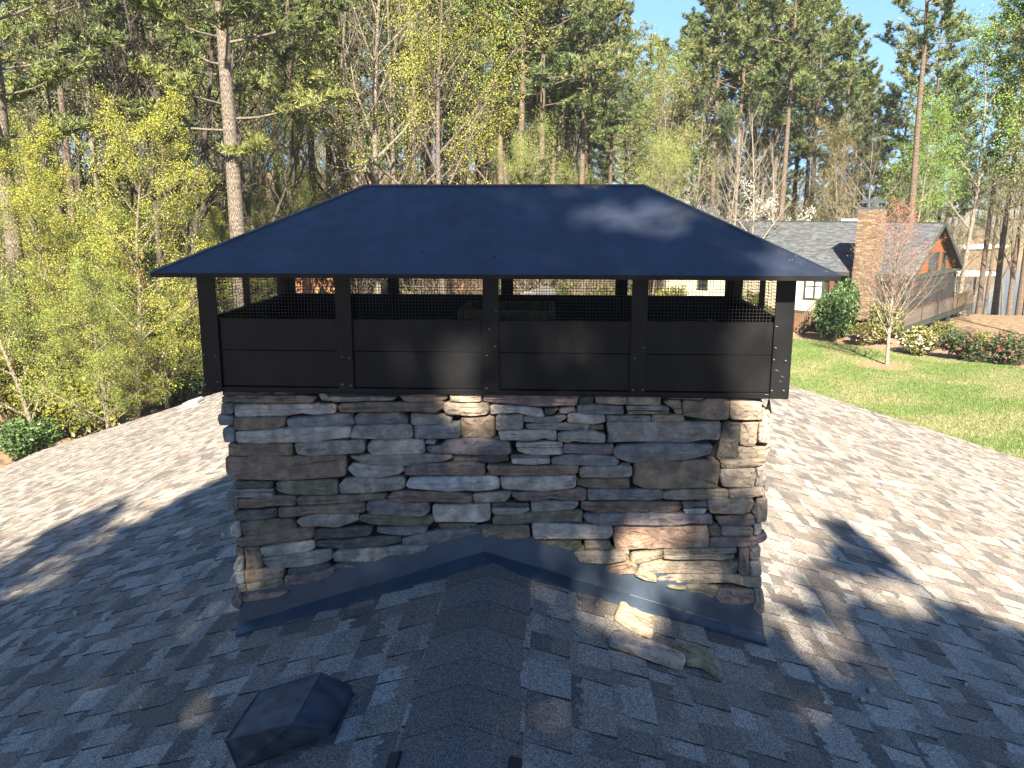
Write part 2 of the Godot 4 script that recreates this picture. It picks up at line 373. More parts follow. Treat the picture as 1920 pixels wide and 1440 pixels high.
# ---------------------------------------------------------------- our roof
func slope_point(s: float, p: float, t: float, z: float, h: float) -> Vector3:
	var k := 1.0 / sqrt(1.0 + p * p)
	return Vector3(s * k * t + s * p * k * h, RIDGE_Y - p * k * t + k * h, z)
func build_house() -> void:
	var house := thing("shingled_house", "low house roof of grey brown laminated shingles under the stone chimney", "house")
	var r := RandomNumberGenerator.new()
	r.seed = 11
	var tones := [Color(0.27, 0.252, 0.238), Color(0.47, 0.44, 0.405), Color(0.48, 0.418, 0.362), Color(0.68, 0.638, 0.58), Color(0.59, 0.543, 0.49), Color(0.36, 0.312, 0.276)]
	for side in [-1.0, 1.0]:
		var p := P_L if side < 0 else P_R
		var k := 1.0 / sqrt(1.0 + p * p)
		var zf := Z_L if side < 0 else Z_R
		var run := 10.0 if side < 0 else 9.2
		var zn := 6.0
		var deck := MB.new()
		deck.col = Color(0.03, 0.03, 0.03)
		var tl := run / k
		deck.quad(slope_point(side, p, 0, zn, -0.006), slope_point(side, p, tl, zn, -0.006), slope_point(side, p, tl, zf, -0.006), slope_point(side, p, 0, zf, -0.006))
		deck.quad(slope_point(side, p, 0, zf, -0.16), slope_point(side, p, tl, zf, -0.16), slope_point(side, p, tl, zn, -0.16), slope_point(side, p, 0, zn, -0.16))
		deck.quad(slope_point(side, p, 0, zf, -0.006), slope_point(side, p, tl, zf, -0.006), slope_point(side, p, tl, zf, -0.16), slope_point(side, p, 0, zf, -0.16))
		deck.quad(slope_point(side, p, tl, zn, -0.006), slope_point(side, p, tl, zf, -0.006), slope_point(side, p, tl, zf, -0.16), slope_point(side, p, tl, zn, -0.16))
		var dk := obj("roof_slope", deck, M.shingle, house)
		var tabs := []
		var t := 0.04
		var e := 0.142
		while t < tl - 0.02:
			var z := zn - r.randf() * 0.2
			var tooth := r.randf() < 0.5
			var base: Color = tones[r.randi() % tones.size()]
			while z > zf:
				var w := r.randf_range(0.08, 0.20) if tooth else r.randf_range(0.06, 0.15)
				var z2 := maxf(z - w, zf)
				var kk := r.randf()
				var cc: Color = base if kk < 0.25 else tones[r.randi() % tones.size()]
				cc = cc * r.randf_range(0.88, 1.12)
				var c2: Color = (tones[r.randi() % tones.size()] as Color) * r.randf_range(0.88, 1.12)
				if r.randf() < 0.4 and c2.g > cc.g:
					var sw := cc
					cc = c2
					c2 = sw
				tabs.append([t, minf(t + e, tl), z, z2, tooth, cc, r.randf(), c2])
				z = z2
				tooth = not tooth
			t += e
		# the nearest tabs in view are pieces of their own
		var order := []
		for i in tabs.size():
			var a = tabs[i]
			var c := slope_point(side, p, (a[0] + a[1]) * 0.5, (a[2] + a[3]) * 0.5, 0)
			var q := (c - CAM)
			var d := q.dot(fwd)
			if d < 0.7: continue
			var loc := cam_basis.inverse() * q
			if absf(loc.x / -loc.z) > 0.63 or loc.y / -loc.z < -0.50: continue
			if absf(c.x) < 1.05 and c.z < 0.02: continue
			order.append([q.length() / sqrt(absf(a[2] - a[3])), i])
		order.sort_custom(func(x, y): return x[0] < y[0])
		var own := {}
		for i in mini(148, order.size()): own[order[i][1]] = true
		var field := MB.new()
		for i in tabs.size():
			var a = tabs[i]
			if own.has(i):
				var b := MB.new()
				tab(b, side, p, a, 7)
				obj("shingle", b, M.shingle, dk)
			else:
				tab(field, side, p, a, 2)
		var fo := obj("shingle_field", field, M.shingle, dk)
		fo.set_meta("kind", "stuff")
		# drip edge along the rake and fascia at the eave
		var rk := MB.new()
		rk.bar(slope_point(side, p, 0, zf - 0.02, -0.09), slope_point(side, p, tl, zf - 0.02, -0.09), 0.025, 0.16)
		obj("rake_board", rk, M.trim, house)
		var fa := MB.new()
		fa.bar(slope_point(side, p, tl + 0.02, zf, -0.09), slope_point(side, p, tl + 0.02, zn, -0.09), 0.03, 0.16)
		obj("fascia_board", fa, M.trim, house)
		# walls under the eave and at the gable end
		var wl := MB.new()
		var wx: float = side * (run - 0.6)
		var wy := RIDGE_Y - p * (run - 0.6) - 0.16
		wl.box(Vector3(wx - side * 0.1, wy * 0.5 - 0.3, (zn + zf + 0.5) * 0.5), Vector3(0.2, wy + 0.6, zn - zf - 0.5))
		var g0 := Vector3(0, RIDGE_Y - 0.2, zf + 0.5)
		var g1 := Vector3(wx, wy, zf + 0.5)
		for zz in [0.0, 0.2]:
			var o := Vector3(0, 0, zz)
			wl.quad(Vector3(g1.x, -0.6, g1.z) + o, Vector3(0, -0.6, g0.z) + o, g0 + o, g1 + o)
		obj("wall", wl, M.siding, house)
	# ridge cap pieces, lapped
	var cap := MB.new()
	var cb := obj("ridge_cap", cap_bed(), M.shingle, house)
	var z := 6.0
	while z > -12.0:
		if z < 0.03 and z > -1.1:
			z -= 0.1
			continue
		var w := r.randf_range(0.15, 0.24)
		var z2 := z - w
		if z > 0.0 and z2 < 0.02: z2 = 0.02
		var b := MB.new()
		b.col = ([Color(0.27, 0.255, 0.245), Color(0.31, 0.29, 0.275), Color(0.34, 0.325, 0.32), Color(0.29, 0.265, 0.245)][r.randi() % 4] as Color) * r.randf_range(0.9, 1.1)
		var zr := Z_R if z2 > Z_R else z2
		cap_piece(b, z + 0.03, z2, r.randf_range(-0.006, 0.006))
		obj("cap_shingle", b, M.shingle, cb)
		z = z2
	# slots of the ridge vent that starts beside the cap near the camera
	for sx in [-1.0, 1.0]:
		var b := MB.new()
		var p := P_L if sx < 0 else P_R
		var q := on_roof(745.0 if sx < 0 else 966.0, 1418.0 if sx < 0 else 1428.0)
		var tt := absf(q.x) * sqrt(1 + p * p)
		var a0 := slope_point(sx, p, tt - 0.012, q.z, 0.012)
		b.col = Color(0.012, 0.012, 0.014)
		b.cbox(slope_point(sx, p, tt, q.z + 0.6, 0.008), Vector3(0.035, 0.018, 1.2), 0.003, Basis(Vector3(0, 0, 1), -sx * atan(p)))
		obj("ridge_vent_slot", b, M.wire, house)
func cap_bed() -> MB:
	var b := MB.new()
	b.col = Color(0.05, 0.05, 0.05)
	for span in [[6.0, 0.0], [-1.05, -12.2]]:
		for s in [-1.0, 1.0]:
			var p := P_L if s < 0 else P_R
			b.quad(slope_point(s, p, 0, span[0], 0.001), slope_point(s, p, 0.14, span[0], 0.003), slope_point(s, p, 0.14, span[1], 0.003), slope_point(s, p, 0, span[1], 0.001))
	return b
func cap_piece(b: MB, z0: float, z1: float, j: float) -> void:
	var ts := [-0.172 + j, -0.13, -0.08, -0.03, 0.0, 0.03, 0.08, 0.13, 0.165 + j]
	var up := [0.010, 0.011, 0.012, 0.013, 0.010, 0.013, 0.012, 0.011, 0.010]
	var near := []
	var far := []
	for k in ts.size():
		var t: float = ts[k]
		var s := -1.0 if t < 0 else 1.0
		var p := P_L if s < 0 else P_R
		near.append(slope_point(s, p, absf(t), z0, float(up[k]) + 0.0008))
		far.append(slope_point(s, p, absf(t), z1, float(up[k]) - 0.0015))
	var c0 := b.col
	for k in ts.size() - 1:
		b.col = c0
		b.quad(near[k], near[k + 1], far[k + 1], far[k])
		b.col = Color(0.13, 0.125, 0.12)      # cut edge: bare asphalt
		b.quad(near[k] + Vector3(0, -0.012, 0), near[k + 1] + Vector3(0, -0.012, 0), near[k + 1], near[k])
	b.quad(far[0], far[0] + Vector3(0, -0.012, 0), near[0] + Vector3(0, -0.012, 0), near[0])
	var m := ts.size() - 1
	b.quad(near[m], near[m] + Vector3(0, -0.012, 0), far[m] + Vector3(0, -0.012, 0), far[m])
func tab(b: MB, s: float, p: float, a: Array, parts: int) -> void:
	var t0: float = a[0] - 0.012
	var t1: float = a[1]
	var z0: float = a[2]
	var z1: float = a[3]
	var h: float = 0.0105 if a[4] else 0.0055
	h += (a[6] - 0.5) * 0.0015
	var cc: Color = a[5]
	var skew: float = (a[6] - 0.5) * 0.02 if a[4] else 0.0
	# granule blend: two drops of colour with a ragged border
	var two: bool = a[6] > 0.25
	var m0: float = 0.25 + 0.4 * fposmod(a[6] * 7.3, 1.0)
	var ns: int = parts if two else 1
	var butt := PackedVector3Array()
	for j in ns:
		var g0 := float(j) / ns
		var g1 := float(j + 1) / ns
		var cut := clampf(m0 + 0.06 * sin(a[6] * 91.0 + j * 2.3) + 0.04 * sin(a[6] * 37.0 + j * 5.1), 0.1, 0.9) if two else 0.0
		for i in 2:
			if i == 0 and not two: continue
			var q0 := 0.0 if i == 0 else cut
			var q1 := cut if i == 0 else 1.0
			b.col = a[7] if i == 0 else cc
			var P := func(q: float, g: float) -> Vector3:
				return slope_point(s, p, lerpf(t0, t1, q), lerpf(z0 + skew * q, z1 - skew * q, g), lerpf(0.001, h, q))
			var A: Vector3 = P.call(q0, g0)
			var B: Vector3 = P.call(q1, g0)
			var C: Vector3 = P.call(q1, g1)
			var D: Vector3 = P.call(q0, g1)
			if s > 0: b.quad(A, B, C, D)
			else: b.quad(D, C, B, A)
	b.col = Color(0.13, 0.125, 0.12)      # cut edge: bare asphalt
	b.quad(slope_point(s, p, t1, z0 + skew, h), slope_point(s, p, t1, z0 + skew, -0.004), slope_point(s, p, t1, z1 - skew, -0.004), slope_point(s, p, t1, z1 - skew, h))
	if a[4]:
		b.col = Color(0.13, 0.125, 0.12)
		for zz in [[z0, skew], [z1, -skew]]:
			b.quad(slope_point(s, p, t0, zz[0], 0.001), slope_point(s, p, t1, zz[0] + zz[1], h), slope_point(s, p, t1, zz[0] + zz[1], -0.004), slope_point(s, p, t0, zz[0], -0.004))

# ---------------------------------------------------------------- the chimney
func stone_tone(k: String, r: RandomNumberGenerator) -> Color:
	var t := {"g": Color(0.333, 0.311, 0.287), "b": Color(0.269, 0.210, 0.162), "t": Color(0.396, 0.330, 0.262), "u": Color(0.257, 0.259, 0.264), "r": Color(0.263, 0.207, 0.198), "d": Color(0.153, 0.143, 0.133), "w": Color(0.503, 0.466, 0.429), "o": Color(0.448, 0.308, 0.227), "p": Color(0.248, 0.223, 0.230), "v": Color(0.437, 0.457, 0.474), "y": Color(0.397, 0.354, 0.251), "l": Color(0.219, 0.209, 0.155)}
	return (t[k] as Color) * r.randf_range(0.9, 1.12)
func stone_mesh(poly: PackedVector2Array, depth: float, back: float, r: RandomNumberGenerator, tone: Color) -> MB:
	# a split ledge stone: ragged outline, rounded arrises, uneven face
	var pts := PackedVector2Array()
	for i in poly.size():
		var a := poly[i]
		var q := poly[(i + 1) % poly.size()]
		var nseg := maxi(1, int(a.distance_to(q) / 0.045))
		for j in nseg:
			var e := a.lerp(q, float(j) / nseg)
			pts.append(e + (Vector2(r.randf_range(-1, 1), r.randf_range(-1, 1)) * 0.0028 if j > 0 else Vector2.ZERO))
	var sm := PackedVector2Array()
	for i in pts.size():       # one corner-cutting pass
		var a := pts[i]
		var q := pts[(i + 1) % pts.size()]
		sm.append(a.lerp(q, 0.12)); sm.append(a.lerp(q, 0.88))
	pts = sm
	var area := 0.0
	for i in pts.size():
		area += pts[i].cross(pts[(i + 1) % pts.size()])
	if area < 0: pts.reverse()
	var m := pts.size()
	var lo := pts[0]
	var hi := pts[0]
	for q in pts:
		lo = lo.min(q); hi = hi.max(q)
	var th := minf(hi.y - lo.y, hi.x - lo.x)
	var rings := []
	for st in [[0.0, back], [0.0, depth - minf(0.011, th * 0.22)], [minf(0.003, th * 0.07), depth - minf(0.004, th * 0.09)], [minf(0.008, th * 0.14), depth], [minf(0.022, th * 0.33), depth + 0.001]]:
		var ring := PackedVector3Array()
		for i in m:
			var e0 := (pts[i] - pts[(i + m - 1) % m]).normalized()
			var e1 := (pts[(i + 1) % m] - pts[i]).normalized()
			var inw := Vector2(-(e0 + e1).y, (e0 + e1).x).normalized() * 1.0
			var q: Vector2 = pts[i] + inw * (float(st[0]) - minf(0.0036, th * 0.08))
			var zz: float = st[1]
			if st[0] > 0.0035: zz += r.randf_range(-0.006, 0.004)
			ring.append(Vector3(q.x, q.y, zz))
		rings.append(ring)
	var b := MB.new()
	b.col = tone
	for k in 4:
		for i in m:
			var j := (i + 1) % m
			b.quad(rings[k][i], rings[k][j], rings[k + 1][j], rings[k + 1][i])
	var top := PackedVector2Array()
	for q in rings[4]: top.append(Vector2(q.x, q.y))
	var idx := Geometry2D.triangulate_polygon(top)
	if idx.is_empty():
		var cen := Vector3.ZERO
		for q in rings[4]: cen += q
		cen /= m
		for i in m: b.tri(cen, rings[4][i], rings[4][(i + 1) % m])
	else:
		for k in range(0, idx.size(), 3):
			var a: Vector3 = rings[4][idx[k]]
			var q: Vector3 = rings[4][idx[k + 1]]
			var e: Vector3 = rings[4][idx[k + 2]]
			if (q - a).cross(e - a).z < 0: b.tri(a, e, q)
			else: b.tri(a, q, e)
	return b
func build_chimney() -> void:
	var ch := thing("stone_chimney", "wide chimney of stacked grey brown ledge stone straddling the shingle ridge", "chimney")
	var r := RandomNumberGenerator.new()
	r.seed = 5
	var core := MB.new()
	core.box(Vector3(-0.005, 6.85, -0.53), Vector3(2.08, 1.32, 0.88))
	obj("mortar_core", core, M.mortar, ch)
	var tile := {"A": Vector2(400, 730), "B": Vector2(660, 730), "C": Vector2(920, 730), "D": Vector2(1180, 730), "E": Vector2(410, 900), "F": Vector2(660, 900), "G": Vector2(910, 900), "H": Vector2(1170, 900), "I": Vector2(410, 1010), "J": Vector2(1170, 1040)}
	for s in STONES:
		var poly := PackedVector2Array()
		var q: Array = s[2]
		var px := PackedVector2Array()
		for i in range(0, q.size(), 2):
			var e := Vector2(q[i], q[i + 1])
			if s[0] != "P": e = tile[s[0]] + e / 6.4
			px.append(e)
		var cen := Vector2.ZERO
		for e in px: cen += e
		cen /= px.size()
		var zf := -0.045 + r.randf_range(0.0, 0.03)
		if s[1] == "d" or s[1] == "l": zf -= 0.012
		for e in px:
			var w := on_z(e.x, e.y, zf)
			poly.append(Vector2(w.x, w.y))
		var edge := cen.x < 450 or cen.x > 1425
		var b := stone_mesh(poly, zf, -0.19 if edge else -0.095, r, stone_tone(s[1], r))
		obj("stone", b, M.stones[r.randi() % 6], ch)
	# the two flanks, laid in random courses
	for side in [-1.0, 1.0]:
		var y := 6.26
		while y < 7.47:
			var h := r.randf_range(0.035, 0.10)
			var z := -0.07
			while z > -0.93:
				var w := r.randf_range(0.10, 0.36)
				var z2 := maxf(z - w, -0.95)
				var a := Vector2(z2 + 0.006, y + 0.005)
				var e := Vector2(z - 0.006, y + h - 0.005)
				var j := func(): return r.randf_range(-0.004, 0.004)
				var poly := PackedVector2Array([a, Vector2(e.x, a.y + j.call()), e, Vector2(a.x, e.y + j.call())])
				var b := stone_mesh(poly, r.randf_range(0.0, 0.03), -0.03, r, stone_tone("ggbbtwupd"[r.randi() % 9], r))
				var o := obj("stone", b, M.stones[r.randi() % 6], ch)
				if side > 0: o.transform = Transform3D(Basis(Vector3(0, 0, 1), Vector3.UP, Vector3(1, 0, 0)), Vector3(1.045, 0, 0))
				else: o.transform = Transform3D(Basis(Vector3(0, 0, 1), Vector3.UP, Vector3(-1, 0, 0)), Vector3(-1.055, 0, 0))
				z = z2
			y += h
	# apron flashing: one dark sheet down each side of the ridge, folded along the roof
	for side in [-1.0, 1.0]:
		var pa := [Vector2(908, 1004), Vector2(909, 1034), Vector2(910, 1065)]
		var pb := [Vector2(456, 1128), Vector2(447, 1169), Vector2(442, 1198)] if side < 0 else [Vector2(1424, 1146), Vector2(1433, 1190), Vector2(1436, 1214)]
		var b := MB.new()
		var n := 8
		var lift := 0.0 if side < 0 else 0.002
		for k in n:
			var f0 := float(k) / n
			var f1 := float(k + 1) / n
			var w := []
			for f in [f0, f1]:
				var top: Vector2 = pa[0].lerp(pb[0], f)
				var mid: Vector2 = pa[1].lerp(pb[1], f)
				var low: Vector2 = pa[2].lerp(pb[2], f)
				var jj := 0.0012 * sin(f * 23.0 + side)
				w.append([on_z(top.x, top.y, -0.046) + Vector3(0, 0.05, 0), on_z(mid.x, mid.y, -0.028 + jj + lift), on_roof(low.x, low.y) + Vector3(0, 0.018, 0)])
			for i in 2:
				if side < 0: b.quad(w[1][i + 1], w[0][i + 1], w[0][i], w[1][i])
				else: b.quad(w[0][i + 1], w[1][i + 1], w[1][i], w[0][i])
			var dn := Vector3(0, -0.014, 0)
			b.quad(w[0][2], w[0][2] + dn, w[1][2] + dn, w[1][2])
		obj("apron_flashing", b, M.flash, ch)
		# rubbed paint on the fold
		var runs := [[0.62, 0.98, 0.006]] if side < 0 else [[0.25, 0.45, 0.003], [0.52, 0.70, 0.006], [0.72, 0.99, 0.008]]
		if side < 0: runs = [[0.28, 0.36, 0.004], [0.40, 0.43, 0.005], [0.80, 1.0, 0.007]]
		for u in runs:
			var wb := MB.new()
			var pts := []
			var rad := []
			for k in 9:
				var f := lerpf(u[0], u[1], k / 8.0)
				var mid: Vector2 = pa[1].lerp(pb[1], f)
				pts.append(on_z(mid.x, mid.y, -0.0265 + 0.0012 * sin(f * 23.0 + side) + lift))
				rad.append(float(u[2]) * 0.5 * (0.25 + 0.75 * r.randf()))
			wb.tube(pts, rad, 6)
			obj("rubbed_fold", wb, M.scuff, ch)
	# torn strip of flashing under the shroud corner
	var sc := MB.new()
	var c0 := on_z(1436, 752, -0.05)
	sc.tri(c0 + Vector3(-0.012, -0.055, 0.03), c0 + Vector3(0.025, -0.045, 0.0), c0 + Vector3(0.012, 0.02, 0.0))
	sc.tri(c0 + Vector3(-0.012, -0.055, 0.028), c0 + Vector3(0.012, 0.02, -0.002), c0 + Vector3(0.025, -0.045, -0.002))
	obj("torn_flashing", sc, M.black, ch)
	# crown slab under the shroud
	var cr := MB.new()
	cr.cbox(Vector3(0, 7.50, -0.50), Vector3(2.08, 0.05, 0.93), 0.01)
	obj("mortar_crown", cr, M.mortar, ch)
	var fl := MB.new()
	for q in [[0.19, 0.0, 0.025, 0.36], [-0.19, 0.0, 0.025, 0.36], [0.0, 0.17, 0.355, 0.025], [0.0, -0.17, 0.355, 0.025]]:
		fl.cbox(Vector3(0.035 + q[0], 7.65, -0.52 + q[1]), Vector3(q[2], 0.26, q[3]), 0.006)
	obj("clay_flue", fl, M.clay, ch)

func build_shroud() -> void:
	var sh := thing("chimney_shroud", "black painted metal hip-roofed shroud with wire mesh sides capping the stone chimney", "chimney cap", Vector3(0, 8.2, 0))
	var a := 1.13
	var yb := -0.7006
	var ys := -0.5458
	var yp := -0.4209
	var ym := -0.2593
	var d := 0.993
	var cw := 0.071
	var mids := [-0.565, 0.0, 0.56]
	# corner posts as folded angles, intermediate posts as flat strips
	for sx in [-1.0, 1.0]:
		for zc in [0.0, -d]:
			var sz := 1.0 if zc == 0.0 else -1.0
			var b := MB.new()
			b.cbox(Vector3(sx * (a - cw * 0.5), (yb + ym) * 0.5 - 0.004, zc - sz * 0.005), Vector3(cw, ym - yb + 0.012, 0.010), 0.0015)
			b.cbox(Vector3(sx * (a - 0.005), (yb + ym) * 0.5 - 0.004, zc - sz * (0.0105 + cw * 0.5)), Vector3(0.010, ym - yb + 0.012, cw), 0.0015)
			obj("corner_post", b, M.black, sh)
	for zc in [0.0, -d]:
		var sz := 1.0 if zc == 0.0 else -1.0
		for x in mids:
			var b := MB.new()
			b.cbox(Vector3(x, (yb + ym) * 0.5, zc - sz * 0.006), Vector3(0.060, ym - yb, 0.012), 0.0015)
			obj("post", b, M.black, sh)
	for sx in [-1.0, 1.0]:
		var b := MB.new()
		b.cbox(Vector3(sx * (a - 0.006), (yb + ym) * 0.5, -d * 0.5), Vector3(0.012, ym - yb, 0.060), 0.0015)
		obj("post", b, M.black, sh)
	# boards between the posts: an upper and a lower pan with a groove between
	var xs := [-a + 0.02, mids[0], mids[1], mids[2], a - 0.02]
	for zc in [0.0, -d]:
		var sz := 1.0 if zc == 0.0 else -1.0
		for i in 4:
			for rowy in [[yb + 0.012, ys - 0.0004], [ys + 0.0004, yp]]:
				var b := MB.new()
				b.cbox(Vector3((xs[i] + xs[i + 1]) * 0.5, (rowy[0] + rowy[1]) * 0.5, zc - sz * 0.025), Vector3(xs[i + 1] - xs[i] - 0.004, rowy[1] - rowy[0], 0.022), 0.0016)
				obj("panel", b, M.black, sh)
		var tr := MB.new()
		tr.cbox(Vector3(0, yb + 0.0, zc - sz * 0.030), Vector3(2 * a - 0.05, 0.022, 0.050), 0.003)
		obj("bottom_trim", tr, M.black, sh)
	for sx in [-1.0, 1.0]:
		for seg in [[-0.02, -d * 0.5], [-d * 0.5, -d + 0.02]]:
			for rowy in [[yb + 0.012, ys - 0.0004], [ys + 0.0004, yp]]:
				var b := MB.new()
				b.cbox(Vector3(sx * (a - 0.025), (rowy[0] + rowy[1]) * 0.5, (seg[0] + seg[1]) * 0.5), Vector3(0.022, rowy[1] - rowy[0], absf(seg[1] - seg[0]) - 0.004), 0.0035)
				obj("panel", b, M.black, sh)
	# hardware cloth behind each opening
	var g := 0.0127
	var wt := 0.00125
	for zc in [-0.030, -d + 0.030]:
		for i in 4:
			var b := MB.new()
			var x := float(xs[i]) + g * 0.5
			while x < xs[i + 1]:
				b.box(Vector3(x, (yp + ym) * 0.5, zc), Vector3(wt, ym - yp + 0.03, wt))
				x += g
			var y := yp + g * 0.6
			while y < ym:
				b.box(Vector3((xs[i] + xs[i + 1]) * 0.5, y, zc - wt), Vector3(xs[i + 1] - xs[i] - 0.01, wt, wt))
				y += g
			obj("wire_mesh", b, M.wire, sh)
	for sx in [-1.0, 1.0]:
		for seg in [[-0.03, -d * 0.5], [-d * 0.5, -d + 0.03]]:
			var b := MB.new()
			var z := float(seg[0]) - g * 0.5
			while z > seg[1]:
				b.box(Vector3(sx * (a - 0.032), (yp + ym) * 0.5, z), Vector3(wt, ym - yp + 0.03, wt))
				z -= g
			var y := yp + g * 0.6
			while y < ym:
				b.box(Vector3(sx * (a - 0.032 - wt), y, (seg[0] + seg[1]) * 0.5), Vector3(wt, wt, seg[0] - seg[1] - 0.01))
				y += g
			obj("wire_mesh", b, M.wire, sh)
	# hip roof of folded sheet
	var o := 0.119
	var ye := -0.2373
	var yr := 0.0905
	var lip := 0.017
	var e := [Vector3(-a - o, ye, o), Vector3(a + o, ye, o), Vector3(a + o, ye, -d - o), Vector3(-a - o, ye, -d - o)]
	var rl := Vector3(-0.578, yr, -d * 0.5)
	var rr := Vector3(0.606, yr, -d * 0.5)
	var faces := [[e[0], e[1], rr, rl], [e[1], e[2], rr], [e[2], e[3], rl, rr], [e[3], e[0], rl]]
	var names := ["roof_sheet", "roof_sheet", "roof_sheet", "roof_sheet"]
	for k in 4:
		var b := MB.new()
		var f: Array = faces[k]
		var nn: Vector3 = ((f[1] - f[0]) as Vector3).cross(f[2] - f[0]).normalized()
		var n := 24
		for i in n:      # slight oil-canning of the sheet
			var t0 := float(i) / n
			var t1 := float(i + 1) / n
			var prev := []
			for j in 11:
				var s := j / 10.0
				var row := []
				for t in [t0, t1]:
					var lo: Vector3 = f[0].lerp(f[1], t)
					var up: Vector3 = f[3].lerp(f[2], t) if f.size() == 4 else f[2]
					var q := lo.lerp(up, s)
					var wv := sin(s * PI) * sin(t * PI) * (0.0018 * sin(t * 11.0 + k * 2.0) + 0.0015 * sin(t * 5.0 + s * 4.0 + k))
					row.append(q + nn * wv)
				if j > 0: b.quad(prev[0], prev[1], row[1], row[0])
				prev = row
		var dn := Vector3(0, -lip, 0)
		var f0: Vector3 = f[0]
		var f1: Vector3 = f[1]
		var inw := Vector3(-nn.x, 0, -nn.z).normalized() * 0.030
		var tang := (f1 - f0).normalized() * 0.030
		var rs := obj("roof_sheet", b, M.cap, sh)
		var lb := MB.new()
		lb.quad(f0 + dn, f1 + dn, f1, f0)
		lb.quad(f0 + dn + inw + tang, f1 + dn + inw - tang, f1 + dn, f0 + dn)
		obj("drip_lip", lb, M.black, rs)
	var so := MB.new()
	so.quad(e[3] + Vector3(0.02, -0.018, 0.02), e[2] + Vector3(-0.02, -0.018, 0.02), e[1] + Vector3(-0.02, -0.018, -0.02), e[0] + Vector3(0.02, -0.018, -0.02))
	obj("soffit_sheet", so, M.black, sh)
	var hems := [[e[0], rl], [e[1], rr], [e[2], rr], [e[3], rl], [rl, rr]]
	for hm in hems:
		var b := MB.new()
		b.bar(hm[0] + Vector3(0, 0.002, 0), hm[1] + Vector3(0, 0.002, 0), 0.007, 0.006)
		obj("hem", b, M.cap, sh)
	# screw heads on the posts and sheet
	var sl := MB.new()
	sl.tube([Vector3(0, 0, -0.002), Vector3(0, 0, 0.0022), Vector3(0, 0, 0.0034), Vector3(0, 0, 0.0035)], [0.0042, 0.0042, 0.0026, 0.0001], 8)
	var sm := sl.mesh()
	for q in [[1456, 613], [1454, 653], [1451, 675], [1473, 677], [1447, 733], [1469, 733], [382, 665], [404, 667], [386, 721], [408, 716], [655, 671], [641, 669], [658, 723], [642, 721], [913, 667], [928, 650], [912, 728], [931, 582], [917, 617], [1190, 672], [1207, 652], [1187, 731], [1205, 731]]:
		var w := on_z(q[0], q[1], 0.0)
		var s := obj("screw", sm, M.screw, sh)
		s.position = w - Vector3(0, 8.2, 0)
	var fn: Vector3 = ((e[1] - e[0]) as Vector3).cross(rr - e[0]).normalized()
	for q in [[532, 470], [642, 482], [646, 482], [792, 473], [925, 482], [928, 483], [1209, 485], [1480, 487], [1485, 486], [1337, 473], [1492, 480], [1549, 509], [1418, 447], [1342, 410], [1210, 476]]:
		var w := on_plane(q[0], q[1], e[0] + Vector3(0, 8.2, 0), fn)
		var s := obj("screw", sm, M.screw if q[0] > 1300 else M.wire, sh)
		s.transform = Transform3D(Basis.looking_at(-fn).scaled(Vector3.ONE * 0.6), w - Vector3(0, 8.2, 0))
	# pale scratch marks on the right corner post and the sheet
	for q in [[1453, 693, 1461, 697, 0.004, 0], [1464, 705, 1471, 708, 0.003, 0], [1460, 714, 1466, 717, 0.003, 0], [1433, 740, 1442, 741, 0.004, 0], [1312, 507, 1334, 498, 0.003, 1], [980, 478, 1000, 482, 0.004, 1], [1325, 600, 1338, 601, 0.003, 0]]:
		var b := MB.new()
		var p0 := on_z(q[0], q[1], 0.0005) if q[5] == 0 else on_plane(q[0], q[1], e[0] + Vector3(0, 8.2008, 0), fn)
		var p1 := on_z(q[2], q[3], 0.0005) if q[5] == 0 else on_plane(q[2], q[3], e[0] + Vector3(0, 8.2008, 0), fn)
		var off := Vector3(0, 8.2, 0)
		b.tube([p0 - off, p0.lerp(p1, 0.4) - off + Vector3(0, 0.001, 0), p1 - off], [0.0003, float(q[4]) * 0.35, 0.0003], 5)
		obj("scratch", b, M.scuff, sh)

func build_pipe_flashing() -> void:
	# pale metal flashing low on the far left slope
	var c := on_roof(364, 760)
	var k := 1.0 / sqrt(1 + P_L * P_L)
	var bs := Basis(Vector3(k, P_L * k, 0), Vector3(-P_L * k, k, 0), Vector3(0, 0, 1))
	var t := thing("pipe_flashing", "pale grey metal pipe flashing on the sunny left slope beside the chimney", "flashing")
	var b := MB.new()
	b.cbox(c + bs.y * 0.012, Vector3(0.42, 0.02, 0.5), 0.006, bs)
	obj("base_sheet", b, M.zinc, t)
	var h := MB.new()
	h.cbox(c + bs.y * 0.06, Vector3(0.30, 0.09, 0.34), 0.03, bs)
	obj("raised_hood", h, M.zinc, t)

